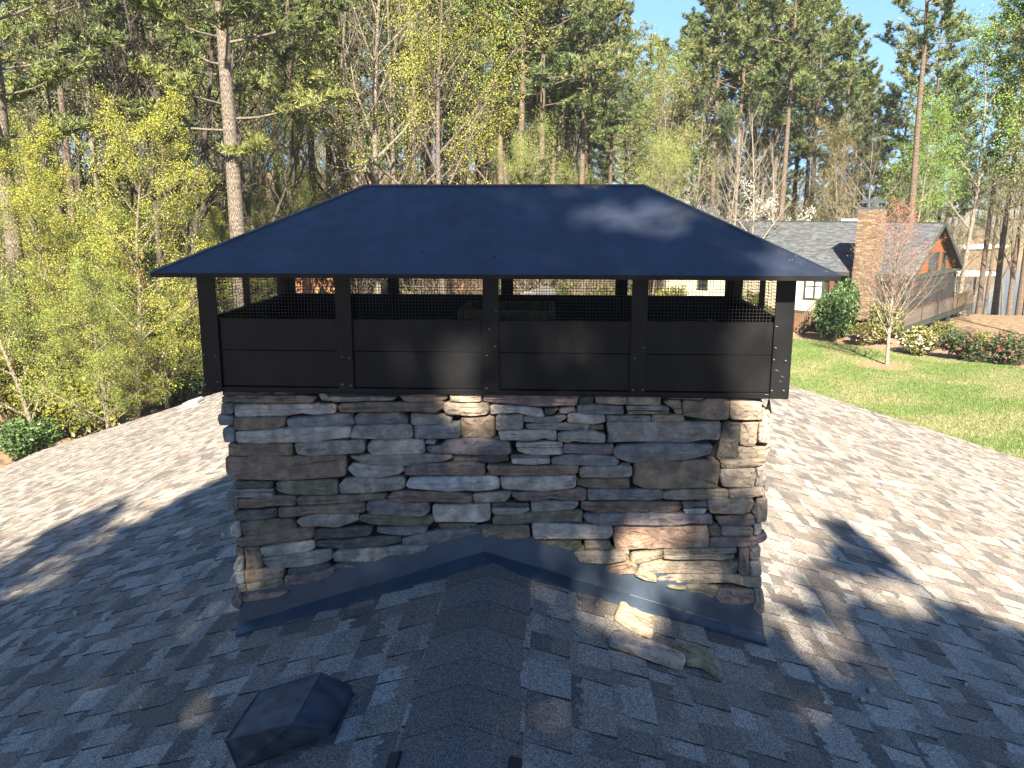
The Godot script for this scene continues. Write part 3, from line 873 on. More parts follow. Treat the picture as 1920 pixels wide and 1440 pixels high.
func build_vent() -> void:
	# slant-back vent on the left slope: flange, tapered hood, low front wall
	var q := on_roof(500, 1385)
	var k := 1.0 / sqrt(1 + P_L * P_L)
	var dn := Vector3(-k, -P_L * k, 0)
	var nn := Vector3(-P_L * k, k, 0)
	var v := thing("roof_vent", "dark blue black slant-back roof vent on the left slope beside the ridge", "roof vent")
	var b := MB.new()
	var fz := Vector3(0, 0, 1)
	var G := func(px: float, py: float, h: float) -> Vector3:      # a pixel on the plane h above the slope
		return on_plane(px, py, Vector3(0, RIDGE_Y, 0) + nn * h, nn)
	var hh := 0.11
	var A: Vector3 = G.call(423.0, 1388.0, hh)      # top, downhill near
	var B: Vector3 = G.call(486.0, 1297.0, hh)      # top, downhill far
	var C: Vector3 = G.call(602.0, 1262.0, hh * 0.92)   # top, uphill far
	var D: Vector3 = G.call(548.0, 1356.0, hh * 0.92)      # top, uphill near
	var E: Vector3 = G.call(657.0, 1286.0, 0.035)    # slanted back, far
	var H: Vector3 = G.call(612.0, 1366.0, 0.035)    # slanted back, near
	var a0: Vector3 = A - nn * (hh - 0.012)
	var b0: Vector3 = B - nn * (hh - 0.012)
	var h0: Vector3 = H - nn * 0.024
	var e0: Vector3 = E - nn * 0.024
	b.quad(A, D, C, B)
	b.quad(D, H, E, C)
	b.quad(a0, h0, H, D); b.tri(a0, D, A)
	b.quad(b0, a0, A, B)
	b.tri(e0, b0, B); b.quad(e0, B, C, E)
	b.quad(h0, e0, E, H)
	obj("hood", b, M.vent, v)
	for ed in [[A, D], [D, H], [D, C], [A, B], [B, C], [C, E], [A, a0], [H, E]]:
		var m := MB.new()
		m.tube([ed[0], ed[1]], [0.004, 0.004], 8)
		obj("rounded_edge", m, M.vent, v)
	var fl := MB.new()
	var c0: Vector3 = a0 + dn * 0.02 + fz * 0.02
	var f1: Vector3 = G.call(664.0, 1298.0, 0.012)
	var f2: Vector3 = G.call(622.0, 1392.0, 0.012)
	var f3: Vector3 = G.call(480.0, 1300.0, 0.012)
	var f4: Vector3 = G.call(437.0, 1426.0, 0.012)
	fl.quad(f4, f2, f1, f3)
	for ed in [[f4, f2], [f2, f1], [f1, f3], [f3, f4]]:
		fl.quad(ed[0] - nn * 0.012, ed[1] - nn * 0.012, ed[1], ed[0])
	obj("flange", fl, M.vent, v)

func rock(pts: Array, h: float, tone: Color, r: RandomNumberGenerator, p: float) -> MB:
	# a loose slab whose outline lies on the right slope
	var k := 1.0 / sqrt(1 + p * p)
	var nn := Vector3(p * k, k, 0)
	var xd := Vector3(k, -p * k, 0)
	var base := Vector3(0, RIDGE_Y, 0)
	var poly := PackedVector2Array()
	for i in range(0, pts.size(), 2):
		var w := on_plane(pts[i], pts[i + 1], base + nn * (h * 0.5), nn) - base
		poly.append(Vector2(w.dot(xd), -w.z))
	var b := stone_mesh(poly, h, 0.004, r, tone)
	for i in b.v.size():
		var q := b.v[i]
		b.v[i] = base + xd * q.x + Vector3(0, 0, -q.y) + nn * (q.z + 0.0075)
		var m := b.n[i]
		b.n[i] = xd * m.x + Vector3(0, 0, -m.y) + nn * m.z
	return b
func build_loose() -> void:
	var r := RandomNumberGenerator.new()
	r.seed = 77
	var J := func(ox: float, oy: float, q: Array) -> Array:
		var o := []
		for i in range(0, q.size(), 2):
			o.append(ox + q[i] / 6.4); o.append(oy + q[i + 1] / 6.4)
		return o
	tag(obj("loose_stone", rock(J.call(1100.0, 1120.0, [395, 95, 500, 170, 640, 225, 820, 300, 770, 480, 560, 390, 340, 255, 360, 180]), 0.034, Color(0.52, 0.42, 0.31), r, P_R), M.stones[2]), "short cream stone block lying on the shingles against the flashing", "stone")
	tag(obj("loose_stone", rock(J.call(1100.0, 1120.0, [270, 500, 320, 450, 420, 460, 700, 560, 1000, 670, 1140, 730, 1160, 790, 1140, 850, 1040, 830, 700, 710, 480, 630, 290, 570]), 0.036, Color(0.56, 0.45, 0.38), r, P_R), M.stones[3]), "long pinkish stone bar lying on the shingles", "stone")
	tag(obj("loose_stone", rock(J.call(1100.0, 1120.0, [1020, 620, 1100, 595, 1230, 625, 1440, 680, 1540, 790, 1610, 930, 1580, 975, 1490, 920, 1380, 840, 1180, 810, 1120, 700]), 0.026, Color(0.31, 0.275, 0.175), r, P_R), M.stones[4]), "curved olive brown stone flake beside the long stone bar", "stone")
	for q in [[1633, 1296, 16], [1616, 1314, 11], [143, 1151, 10], [195, 1164, 9], [40, 1211, 10], [71, 1153, 6], [1810, 1285, 9], [1748, 1372, 5], [1720, 1366, 6], [1686, 1125, 6], [1810, 1155, 8], [1845, 1167, 9], [1118, 1136, 8], [1456, 1108, 10], [1500, 1052, 7], [1573, 1049, 5], [420, 1003, 8], [1340, 1218, 5], [1690, 1126, 5], [266, 1328, 6], [242, 1262, 5], [255, 1262, 5], [1545, 1320, 9], [1747, 1128, 4], [393, 1434, 14], [272, 1290, 6], [1370, 1240, 4], [1655, 1373, 4]]:
		var s: float = q[2]
		var pts := []
		for k in 6:
			var a := TAU * k / 6.0
			pts.append(q[0] + cos(a) * s * 0.55 * r.randf_range(0.7, 1.2))
			pts.append(q[1] + sin(a) * s * 0.38 * r.randf_range(0.7, 1.2))
		var b: MB
		if on_roof(q[0], q[1]).x > 0: b = rock(pts, 0.006 * s / 10.0 + 0.001, Color(0.42, 0.41, 0.39), r, P_R)
		else: b = chip_left(pts, 0.006 * s / 10.0 + 0.001, r)
		tag(obj("mortar_chip", b, M.stones[1]), "small pale chip of mortar lying loose on the shingles", "chip", "mortar chips scattered on the roof")
func chip_left(pts: Array, h: float, r: RandomNumberGenerator) -> MB:
	var k := 1.0 / sqrt(1 + P_L * P_L)
	var nn := Vector3(-P_L * k, k, 0)
	var xd := Vector3(k, P_L * k, 0)
	var base := Vector3(0, RIDGE_Y, 0)
	var poly := PackedVector2Array()
	for i in range(0, pts.size(), 2):
		var w := on_plane(pts[i], pts[i + 1], base + nn * (h * 0.5), nn) - base
		poly.append(Vector2(w.dot(xd), -w.z))
	var b := stone_mesh(poly, h, 0.001, r, Color(0.42, 0.41, 0.39))
	for i in b.v.size():
		var q := b.v[i]
		b.v[i] = base + xd * q.x + Vector3(0, 0, -q.y) + nn * (q.z + 0.0075)
		var m := b.n[i]
		b.n[i] = xd * m.x + Vector3(0, 0, -m.y) + nn * m.z
	return b

# ---------------------------------------------------------------- plants
func limb(b: MB, tips: Array, p0: Vector3, dir: Vector3, length: float, rad: float, lvl: int, par: Dictionary, r: RandomNumberGenerator) -> void:
	var nseg := 6 if lvl == 0 else (4 if lvl == 1 else 3)
	var pts := [p0]
	var rads := [rad]
	var d := dir.normalized()
	var dirs := [d]
	var wig: float = par.wig[lvl]
	var trop: float = par.trop[lvl]
	for i in nseg:
		d = (d + Vector3(r.randf_range(-wig, wig), r.randf_range(-wig, wig) * 0.6 + trop, r.randf_range(-wig, wig))).normalized()
		pts.append(pts[-1] + d * length / nseg)
		rads.append(rad * lerpf(1.0, par.taper[lvl], float(i + 1) / nseg))
		dirs.append(d)
	b.tube(pts, rads, [8, 5, 3, 3, 3][lvl])
	if lvl >= int(par.levels):
		tips.append([pts[-1], d])
		tips.append([pts[int(nseg * 0.5)], d])
		return
	var n: int = par.n[lvl]
	var az := r.randf() * TAU
	for i in n:
		var f := lerpf(par.from[lvl], 0.99, (i + r.randf()) / n)
		var k := mini(int(f * nseg), nseg - 1)
		var u := f * nseg - k
		var p: Vector3 = (pts[k] as Vector3).lerp(pts[k + 1], u)
		var dd: Vector3 = dirs[k + 1]
		az += 2.4 + r.randf_range(-0.5, 0.5)
		var side := dd.cross(Vector3(0.3, 0.2, 0.9)).normalized().rotated(dd, az)
		var ang := deg_to_rad(float(par.ang[lvl]) + r.randf_range(-12, 12))
		var nd := (dd * cos(ang) + side * sin(ang)).normalized()
		var shape := 1.0 - float(par.fall[lvl]) * (f - float(par.from[lvl])) / maxf(0.01, 1.0 - float(par.from[lvl]))
		var nl: float = length * float(par.ratio[lvl]) * shape * r.randf_range(0.75, 1.2)
		var rr: float = minf(lerpf(rad, rads[-1], f) * 0.62, maxf(0.006, nl * float(par.thick)))
		limb(b, tips, p, nd, nl, rr, lvl + 1, par, r)
func leaf(b: MB, p: Vector3, s: float, r: RandomNumberGenerator) -> void:
	var x := Vector3(r.randf_range(-1, 1), r.randf_range(-1, 1), r.randf_range(-1, 1)).normalized()
	var y := x.cross(Vector3(r.randf_range(-1, 1), r.randf_range(-1, 1), r.randf_range(-1, 1))).normalized()
	b.quad(p - x * s, p - y * s * 0.55, p + x * s, p + y * s * 0.55)
func tint(c: Color, r: RandomNumberGenerator, v := 0.3) -> Color:
	var k := r.randf_range(1.0 - v, 1.0 + v)
	return Color(c.r * k * r.randf_range(0.92, 1.08), c.g * k, c.b * k * r.randf_range(0.85, 1.15))
func broadleaf(sd: int, h: float, rad: float, par: Dictionary, bark: Color, cols: Array, per_tip: int, spread: float, size: float, lean := 0.0) -> Dictionary:
	var r := RandomNumberGenerator.new()
	r.seed = sd
	var b := MB.new()
	b.col = bark
	var tips := []
	limb(b, tips, Vector3(0, -0.2, 0), Vector3(lean, 1, 0), h, rad, 0, par, r)
	var l := MB.new()
	for t in tips:
		if per_tip == 0: break
		if r.randf() < 0.12: continue
		var c0: Color = cols[r.randi() % cols.size()]
		for k in per_tip:
			l.col = tint(c0, r)
			var o := Vector3(r.randfn(0, 1), r.randfn(0, 0.8), r.randfn(0, 1)) * spread
			leaf(l, t[0] + o, size * r.randf_range(0.6, 1.3), r)
	return {"wood": b.mesh(), "leaf": l.mesh(), "h": h, "mat": M.leaf}
func tuft(l: MB, p: Vector3, d: Vector3, ln: float, w: float, n: int, r: RandomNumberGenerator) -> void:
	for k in n:
		var q := (d * 0.75 + Vector3(r.randf_range(-1, 1), r.randf_range(-0.8, 1), r.randf_range(-1, 1))).normalized()
		var s := q.cross(Vector3(r.randf_range(-1, 1), r.randf_range(-1, 1), r.randf_range(-1, 1))).normalized() * w
		var e := ln * r.randf_range(0.7, 1.15)
		l.tri(p - s, p + q * e, p + s)
func pine(sd: int, h: float, rad: float, y0: float, lmax: float, limbs: int, cols: Array, bark: Color, ln := 0.24, nb := 7, nt := 5, needles := 7, dead := 5, lean := 0.02) -> Dictionary:
	var r := RandomNumberGenerator.new()
	r.seed = sd
	var b := MB.new()
	b.col = bark
	var pts := []
	var rads := []
	for i in 10:
		var f := i / 9.0
		pts.append(Vector3(lean * h * f * f + r.randf_range(-0.05, 0.05), -0.3 + (h + 0.3) * f, r.randf_range(-0.05, 0.05)))
		rads.append(rad * (1.0 - 0.86 * pow(f, 1.2)) * (1.25 if i == 0 else 1.0))
	b.tube(pts, rads, 9)
	var l := MB.new()
	var az := r.randf() * TAU
	for i in limbs + dead:
		var isdead := i >= limbs
		var f := lerpf(y0, 0.99, pow((i + r.randf()) / limbs, 0.9)) if not isdead else r.randf_range(y0 * 0.55, y0)
		var u := clampf((f - y0) / (1.0 - y0), 0, 1)
		var prof := lerpf(0.75, 1.0, smoothstep(0.0, 0.35, u)) * (1.0 - 0.82 * pow(maxf(0, u - 0.25) / 0.75, 1.3))
		var L := lmax * prof * r.randf_range(0.6, 1.15)
		if isdead: L = lmax * r.randf_range(0.12, 0.35)
		az += 2.4 + r.randf_range(-0.6, 0.6)
		var k := mini(int(f * 9), 8)
		var p: Vector3 = (pts[k] as Vector3).lerp(pts[k + 1], f * 9 - k)
		var d := Vector3(cos(az), lerpf(-0.05, 0.75, u) + r.randf_range(-0.1, 0.15), sin(az)).normalized()
		var lp := [p]
		for j in 4:
			d = (d + Vector3(r.randf_range(-0.14, 0.14), 0.07 + r.randf_range(-0.1, 0.1), r.randf_range(-0.14, 0.14))).normalized()
			lp.append(lp[-1] + d * L / 4)
		var lr := clampf(L * 0.013, 0.016, 0.06)
		b.tube(lp, [lr, lr * 0.85, lr * 0.65, lr * 0.4, lr * 0.15], 4)
		if isdead: continue
		var c0: Color = cols[r.randi() % cols.size()]
		for j in nb:
			var g := lerpf(0.35, 1.0, (j + r.randf()) / nb)
			var kk := mini(int(g * 4), 3)
			var q: Vector3 = (lp[kk] as Vector3).lerp(lp[kk + 1], g * 4 - kk)
			var e := (d * 0.8 + Vector3(r.randf_range(-1, 1), r.randf_range(-0.15, 0.7), r.randf_range(-1, 1))).normalized()
			var bl := L * r.randf_range(0.14, 0.32)
			b.tube([q, q + e * bl], [lr * 0.3, lr * 0.1], 3)
			for m in nt:
				var w := q + e * bl * lerpf(0.25, 1.05, (m + r.randf()) / nt) + Vector3(r.randf_range(-1, 1), r.randf_range(-0.5, 0.6), r.randf_range(-1, 1)) * bl * 0.22
				l.col = tint(c0, r, 0.35)
				tuft(l, w, e, ln, ln * 0.10, needles, r)
	return {"wood": b.mesh(), "leaf": l.mesh(), "h": h, "mat": M.needle}
func plant(called: String, label: String, category: String, proto: Dictionary, at_: Vector3, height: float, turn: float, group := "", wide := 1.0) -> Node3D:
	var t := thing(called, label, category, at_, turn, group)
	var k: float = height / proto.h
	t.scale = Vector3(k * wide, k, k * wide)
	var o := obj("trunk", proto.wood, M.bark, t)
	if (proto.leaf as ArrayMesh).get_surface_count() > 0:
		obj(proto.get("crown", "crown"), proto.leaf, proto.mat, t)
	return t
func shrub_proto(sd: int, cols: Array, flowers: Array, share: float, n: int, size: float, low := 0.0) -> Dictionary:
	# unit shrub: 1 high, 1 wide, dense shell of leaves, uneven lobes
	var r := RandomNumberGenerator.new()
	r.seed = sd
	var b := MB.new()
	b.col = Color(0.12, 0.09, 0.07)
	var lobes := []
	for k in 9:
		var a := r.randf() * TAU
		lobes.append([Vector3(cos(a) * r.randf_range(0.05, 0.3), r.randf_range(0.25, 0.72), sin(a) * r.randf_range(0.05, 0.3)), r.randf_range(0.16, 0.28)])
	for q in lobes: b.tube([Vector3(0, -0.05, 0), (q[0] as Vector3) * Vector3(0.6, 0.6, 0.6), q[0]], [0.02, 0.012, 0.005], 4)
	var l := MB.new()
	var fl := MB.new()
	for k in n:
		var q = lobes[r.randi() % 9]
		var d := Vector3(r.randfn(0, 1), r.randfn(0, 1), r.randfn(0, 1)).normalized()
		var p: Vector3 = q[0] + d * float(q[1]) * pow(r.randf(), 0.35) * r.randf_range(0.9, 1.12)
		if p.y < 0.02: p.y = r.randf_range(0.02, 0.15)
		var c0: Color = cols[r.randi() % cols.size()]
		l.col = tint(c0, r, 0.3)
		leaf(l, p, size * r.randf_range(0.6, 1.3), r)
		if share > 0 and r.randf() < share and (d.y > -0.3) and p.y < 0.75 - low * r.randf():
			fl.col = tint(flowers[r.randi() % flowers.size()], r, 0.12)
			leaf(fl, q[0] + d * float(q[1]) * 1.12, size * 1.1, r)
	return {"wood": b.mesh(), "leaf": l.mesh(), "flower": fl.mesh(), "h": 1.0, "mat": M.leaf}
func shrub(called: String, label: String, proto: Dictionary, at_: Vector3, w: float, h: float, turn: float, group := "") -> Node3D:
	var t := thing(called, label, "shrub", at_, turn, group)
	t.scale = Vector3(w, h, w)
	obj("stem", proto.wood, M.bark, t)
	obj("foliage", proto.leaf, proto.mat, t)
	if (proto.flower as ArrayMesh).get_surface_count() > 0: obj("blossom", proto.flower, M.petal, t)
	return t

var PR := {}
func build_protos() -> void:
	var pine_cols := [Color(0.092, 0.13, 0.045), Color(0.115, 0.15, 0.05), Color(0.072, 0.11, 0.044), Color(0.135, 0.155, 0.055)]
	var pbark := Color(0.22, 0.165, 0.13)
	PR.pine_a = pine(101, 27.0, 0.26, 0.50, 4.6, 46, pine_cols, pbark, 0.33, 9, 8, 8)
	PR.pine_b = pine(102, 25.0, 0.24, 0.44, 4.4, 48, pine_cols, Color(0.24, 0.18, 0.14), 0.33, 9, 8, 8)
	PR.pine_c = pine(103, 29.0, 0.27, 0.60, 4.4, 38, pine_cols, pbark, 0.33, 9, 8, 8, 8, -0.02)
	PR.pine_near = pine(104, 27.0, 0.33, 0.36, 4.6, 44, [Color(0.11, 0.14, 0.042), Color(0.15, 0.17, 0.05), Color(0.085, 0.115, 0.038)], Color(0.25, 0.21, 0.18), 0.27, 12, 13, 12, 5, 0.01)
	PR.pine_young = pine(105, 9.0, 0.10, 0.12, 2.6, 38, [Color(0.08, 0.11, 0.03), Color(0.11, 0.13, 0.04)], pbark, 0.22, 8, 6, 10, 0, 0.0)
	var bare := {"levels": 3, "n": [15, 8, 5], "from": [0.28, 0.2, 0.15], "ang": [38, 40, 42], "ratio": [0.36, 0.42, 0.45], "fall": [0.55, 0.4, 0.3], "wig": [0.07, 0.16, 0.22, 0.25], "trop": [0.03, 0.09, 0.06, 0.03], "taper": [0.15, 0.2, 0.3, 0.4], "thick": 0.016}
	PR.bare_a = broadleaf(201, 20.0, 0.19, bare, Color(0.30, 0.265, 0.225), [], 0, 0, 0)
	PR.bare_b = broadleaf(202, 18.0, 0.16, bare, Color(0.24, 0.21, 0.18), [], 0, 0, 0, 0.06)
	PR.bare_dark = broadleaf(203, 20.0, 0.17, bare, Color(0.115, 0.095, 0.08), [Color(0.10, 0.12, 0.03)], 1, 0.25, 0.06, -0.05)
	PR.pale = broadleaf(204, 17.0, 0.13, bare, Color(0.46, 0.42, 0.36), [], 0, 0, 0, 0.03)
	PR.spring_a = broadleaf(205, 19.0, 0.17, bare, Color(0.24, 0.21, 0.18), [Color(0.17, 0.21, 0.05), Color(0.22, 0.24, 0.06), Color(0.15, 0.20, 0.045)], 16, 0.28, 0.044)
	PR.spring_b = broadleaf(206, 17.0, 0.15, bare, Color(0.28, 0.25, 0.20), [Color(0.25, 0.23, 0.10), Color(0.22, 0.20, 0.09), Color(0.28, 0.22, 0.10)], 13, 0.26, 0.038, 0.05)
	PR.maple = broadleaf(207, 18.0, 0.16, bare, Color(0.42, 0.38, 0.32), [Color(0.13, 0.22, 0.03), Color(0.17, 0.26, 0.04), Color(0.11, 0.20, 0.03)], 24, 0.32, 0.055, -0.02)
	PR.yellow = broadleaf(208, 19.0, 0.18, bare, Color(0.20, 0.17, 0.145), [Color(0.27, 0.29, 0.03), Color(0.32, 0.32, 0.04), Color(0.22, 0.26, 0.03)], 34, 0.26, 0.033)
	var elm := {"levels": 3, "n": [26, 8, 5], "from": [0.12, 0.15, 0.1], "ang": [52, 45, 45], "ratio": [0.40, 0.42, 0.42], "fall": [0.65, 0.4, 0.3], "wig": [0.10, 0.2, 0.25, 0.3], "trop": [0.02, 0.02, -0.03, -0.05], "taper": [0.15, 0.2, 0.3, 0.4], "thick": 0.013}
	var elm_cols := [Color(0.23, 0.24, 0.028), Color(0.27, 0.26, 0.035), Color(0.19, 0.22, 0.028), Color(0.15, 0.19, 0.03)]
	PR.elm_a = broadleaf(209, 10.0, 0.10, elm, Color(0.34, 0.29, 0.22), elm_cols, 26, 0.11, 0.026)
	PR.elm_b = broadleaf(210, 8.0, 0.09, elm, Color(0.36, 0.31, 0.24), [Color(0.14, 0.19, 0.035), Color(0.19, 0.21, 0.035), Color(0.11, 0.155, 0.03)], 24, 0.11, 0.026, 0.12)
	var sap := {"levels": 3, "n": [52, 10, 5], "from": [0.22, 0.12, 0.12], "ang": [40, 27, 28], "ratio": [0.50, 0.40, 0.40], "fall": [0.72, 0.3, 0.3], "wig": [0.03, 0.09, 0.14, 0.2], "trop": [0.02, 0.07, 0.06, 0.04], "taper": [0.12, 0.15, 0.3, 0.4], "thick": 0.0085}
	PR.sapling = broadleaf(211, 7.6, 0.10, sap, Color(0.50, 0.43, 0.36), [Color(0.32, 0.10, 0.07), Color(0.36, 0.13, 0.08)], 1, 0.06, 0.03)
	var dog := {"levels": 3, "n": [12, 6, 4], "from": [0.35, 0.2, 0.2], "ang": [62, 40, 40], "ratio": [0.42, 0.42, 0.42], "fall": [0.5, 0.3, 0.3], "wig": [0.1, 0.16, 0.2, 0.2], "trop": [0.03, 0.03, 0.02, 0.02], "taper": [0.2, 0.2, 0.3, 0.4], "thick": 0.014}
	PR.dogwood = broadleaf(212, 6.0, 0.08, dog, Color(0.26, 0.23, 0.20), [Color(0.66, 0.67, 0.58), Color(0.60, 0.62, 0.52)], 4, 0.12, 0.06)
	PR.dogwood.mat = M.petal
	PR.dogwood.crown = "blossom"
	PR.azalea_w = shrub_proto(301, [Color(0.13, 0.15, 0.03), Color(0.17, 0.17, 0.045)], [Color(0.75, 0.66, 0.66), Color(0.7, 0.6, 0.62)], 0.16, 3000, 0.035, 0.45)
	PR.azalea_p = shrub_proto(302, [Color(0.14, 0.13, 0.04), Color(0.17, 0.16, 0.05)], [Color(0.62, 0.36, 0.52), Color(0.7, 0.48, 0.6)], 0.16, 3000, 0.035, 0.5)
	PR.azalea_r = shrub_proto(303, [Color(0.035, 0.055, 0.02), Color(0.05, 0.075, 0.025)], [Color(0.42, 0.04, 0.09), Color(0.35, 0.05, 0.08)], 0.05, 3600, 0.033)
	PR.holly = shrub_proto(304, [Color(0.04, 0.085, 0.02), Color(0.055, 0.105, 0.03), Color(0.08, 0.13, 0.045)], [], 0.0, 4200, 0.034)
	PR.olive = shrub_proto(305, [Color(0.15, 0.16, 0.045), Color(0.19, 0.18, 0.06), Color(0.11, 0.13, 0.035)], [], 0.0, 3200, 0.032)
	PR.brush = shrub_proto(306, [Color(0.20, 0.21, 0.03), Color(0.24, 0.22, 0.04), Color(0.12, 0.16, 0.03)], [], 0.0, 2600, 0.030)
	PR.beech = shrub_proto(307, [Color(0.40, 0.20, 0.08), Color(0.34, 0.18, 0.09)], [], 0.0, 700, 0.035)
	# tangle of bare stems for the undergrowth
	var r := RandomNumberGenerator.new()
	r.seed = 31
	var b := MB.new()
	for k in 26:
		b.col = tint(Color(0.30, 0.245, 0.185), r, 0.35)
		var a := r.randf() * TAU
		var p := Vector3(cos(a), 0, sin(a)) * r.randf() * 1.3
		var pts := [p]
		var d := Vector3(r.randf_range(-0.35, 0.35), 1, r.randf_range(-0.35, 0.35))
		var h := r.randf_range(1.8, 5.0)
		for j in 4:
			d = (d + Vector3(r.randf_range(-0.25, 0.25), 0, r.randf_range(-0.25, 0.25))).normalized()
			pts.append(pts[-1] + d * h / 4)
		var w := r.randf_range(0.015, 0.04)
		b.tube(pts, [w, w * 0.8, w * 0.6, w * 0.4, w * 0.2], 3)
		for j in 9:
			var q: Vector3 = (pts[1 + j % 3] as Vector3).lerp(pts[2 + j % 3], r.randf())
			var e := Vector3(r.randf_range(-1, 1), r.randf_range(0.1, 1), r.randf_range(-1, 1)).normalized() * r.randf_range(0.4, 1.2)
			b.tube([q, q + e * 0.5 + Vector3(0, 0.05, 0), q + e], [w * 0.4, w * 0.3, 0.003], 3)
	PR.tangle = b.mesh()

func tree_at(kind: String, px: float, depth: float, height: float, turn := -1.0, wide := 1.0) -> void:
	var names := {"pine_a": ["pine_tree", "tall pine with a long bare reddish trunk in the wood", "pines of the wood"], "pine_b": ["pine_tree", "tall pine with a long bare reddish trunk in the wood", "pines of the wood"], "pine_c": ["pine_tree", "tall pine with a long bare reddish trunk in the wood", "pines of the wood"], "bare_a": ["bare_tree", "leafless grey brown tree with many fine twigs in the wood", "leafless trees of the wood"], "bare_b": ["bare_tree", "leafless grey brown tree with many fine twigs in the wood", "leafless trees of the wood"], "bare_dark": ["dark_tree", "dark thin-stemmed tree with sparse leaves at the wood edge", "dark stems at the wood edge"], "pale": ["pale_tree", "slender tree with pale bare stem and branches before the pines", "pale stems before the pines"], "spring_a": ["budding_tree", "tree with sparse fresh olive green leaves in the wood", "budding trees of the wood"], "spring_b": ["tan_budding_tree", "tree hazed with tan yellow spring buds in the wood", "tan budding trees of the wood"]}
	var q = names[kind]
	var where: String = " behind the yellow green young trees" if px < 600 else (" behind the shroud roof" if px < 1180 else (" behind the neighbouring house roof" if px < 1790 else " by the lake shore"))
	q = [q[0], q[1].replace(" in the wood", where).replace(" at the wood edge", where).replace(" before the pines", where), q[2] + where]
	plant(q[0], q[1], "tree", PR[kind], ground_xz(px, depth), height, rng.randf() * TAU if turn < 0 else turn, q[2], wide)

func build_wood() -> void:
	rng.seed = 4242
	# trees that can be recognised one by one
	plant("near_pine", "thick pine trunk with needle boughs rising right behind the left hip of the shroud", "tree", PR.pine_near, ground_xz(452, 33), 29.0, 3.0)
	plant("near_pine", "dark leaning pine trunk above the yellow green young trees", "tree", PR.pine_near, ground_xz(38, 31), 28.0, 1.2)
	plant("yellow_tree", "tall tree with bright yellow green spring leaves standing behind the shroud ridge", "tree", PR.yellow, ground_xz(843, 42), 21.0, 0.6)
	plant("green_maple", "tall tree in fresh bright green leaf behind the neighbouring gable", "tree", PR.maple, ground_xz(1800, 74), 23.0, 2.0, "", 1.1)
	plant("green_maple", "slim tree in fresh bright green leaf behind the neighbouring roof ridge", "tree", PR.maple, ground_xz(1700, 66), 14.5, 4.0)
	plant("young_pine", "small bushy pine with light needles behind the shroud ridge", "tree", PR.pine_young, ground_xz(1000, 48), 10.5, 1.0)
	plant("dogwood_tree", "white flowering dogwood behind the neighbouring roof", "tree", PR.dogwood, ground_xz(1425, 68), 9.0, 0.5, "", 0.8)
	plant("dogwood_tree", "white flowering dogwood low over the neighbouring roof ridge", "tree", PR.dogwood, ground_xz(1462, 66), 7.2, 2.5, "", 0.8)
	for q in [["bare_dark", 318, 35, 19], ["bare_dark", 350, 37, 21], ["bare_dark", 388, 39, 22], ["bare_dark", 285, 40, 18], ["bare_dark", 135, 38, 16], ["bare_dark", 505, 41, 20], ["bare_dark", 560, 46, 18],
			["bare_a", 205, 46, 22], ["bare_a", 705, 45, 24], ["bare_b", 735, 48, 22], ["pine_b", 660, 54, 29], ["spring_a", 610, 50, 23], ["bare_a", 770, 54, 24], ["pine_a", 240, 50, 29], ["spring_a", 90, 48, 22], ["pine_b", 560, 50, 28], ["pine_a", 150, 46, 27], ["spring_a", 480, 50, 22], ["pine_b", 330, 52, 29],
			["pine_a", 975, 60, 31], ["pine_b", 1033, 64, 29], ["pine_a", 1062, 67, 28], ["pine_c", 905, 66, 31], ["pine_b", 800, 70, 31],
			["pine_a", 1137, 74, 25], ["pine_b", 1168, 80, 22], ["spring_a", 1245, 62, 18], ["spring_b", 1205, 70, 17], ["spring_a", 1110, 72, 17], ["bare_a", 1290, 70, 18],
			["pine_b", 1326, 70, 26.5], ["pine_a", 1367, 68, 27], ["pine_c", 1455, 66, 27.5], ["pine_a", 1415, 84, 30], ["pine_b", 1500, 80, 28], ["pine_a", 1545, 88, 28], ["pine_c", 1290, 88, 26], ["pine_b", 1600, 84, 23],
			["pine_c", 1695, 58, 29], ["pine_b", 1640, 92, 24], ["pine_a", 1760, 96, 26], ["pine_b", 1895, 74, 25], ["pine_a", 1850, 92, 24], ["pine_c", 1950, 68, 27], ["pine_a", 1310, 78, 27], ["pine_b", 1350, 82, 29], ["pine_b", 1390, 76, 28], ["pine_a", 1440, 74, 28], ["pine_b", 1475, 90, 31], ["pine_a", 1510, 72, 25], ["pine_b", 1560, 78, 24.5], ["pine_a", 1585, 96, 27], ["pine_b", 1665, 78, 24], ["pine_a", 1725, 72, 25], ["pine_b", 1745, 84, 25], ["pine_a", 1270, 94, 26], ["pine_b", 1225, 90, 24], ["pine_a", 1100, 70, 27], ["pine_b", 1085, 62, 28], ["pine_a", 1015, 58, 29], ["pine_b", 940, 62, 30],
			["pale", 1398, 61, 15], ["pale", 1380, 64, 14], ["pale", 1437, 63, 13], ["pale", 1345, 66, 14], ["spring_b", 1575, 66, 14], ["spring_b", 1530, 70, 13], ["bare_a", 1625, 64, 15],
			["spring_b", 1985, 52, 16], ["spring_b", 1935, 72, 17], ["spring_a", 1885, 84, 17], ["bare_a", 1895, 76, 16], ["pale", 1790, 78, 17], ["spring_b", 2010, 44, 13]]:
		tree_at(q[0], q[1], q[2], q[3])
	for q in [[1838, 78, 29], [1868, 74, 29], [1915, 70, 29]]:
		tree_at("pine_c", q[0], q[1], q[2])
	# the wood goes on behind them
	for k in 66:
		var px := lerpf(-120, 1110, (k + rng.randf()) / 66.0)
		var kind: String = ["pine_a", "pine_b", "pine_c", "pine_b", "pine_a", "spring_a", "spring_b", "spring_a", "bare_b", "spring_a"][rng.randi() % 10]
		tree_at(kind, px, rng.randf_range(54, 98), rng.randf_range(28, 36) if kind.begins_with("pine") else rng.randf_range(23, 31))
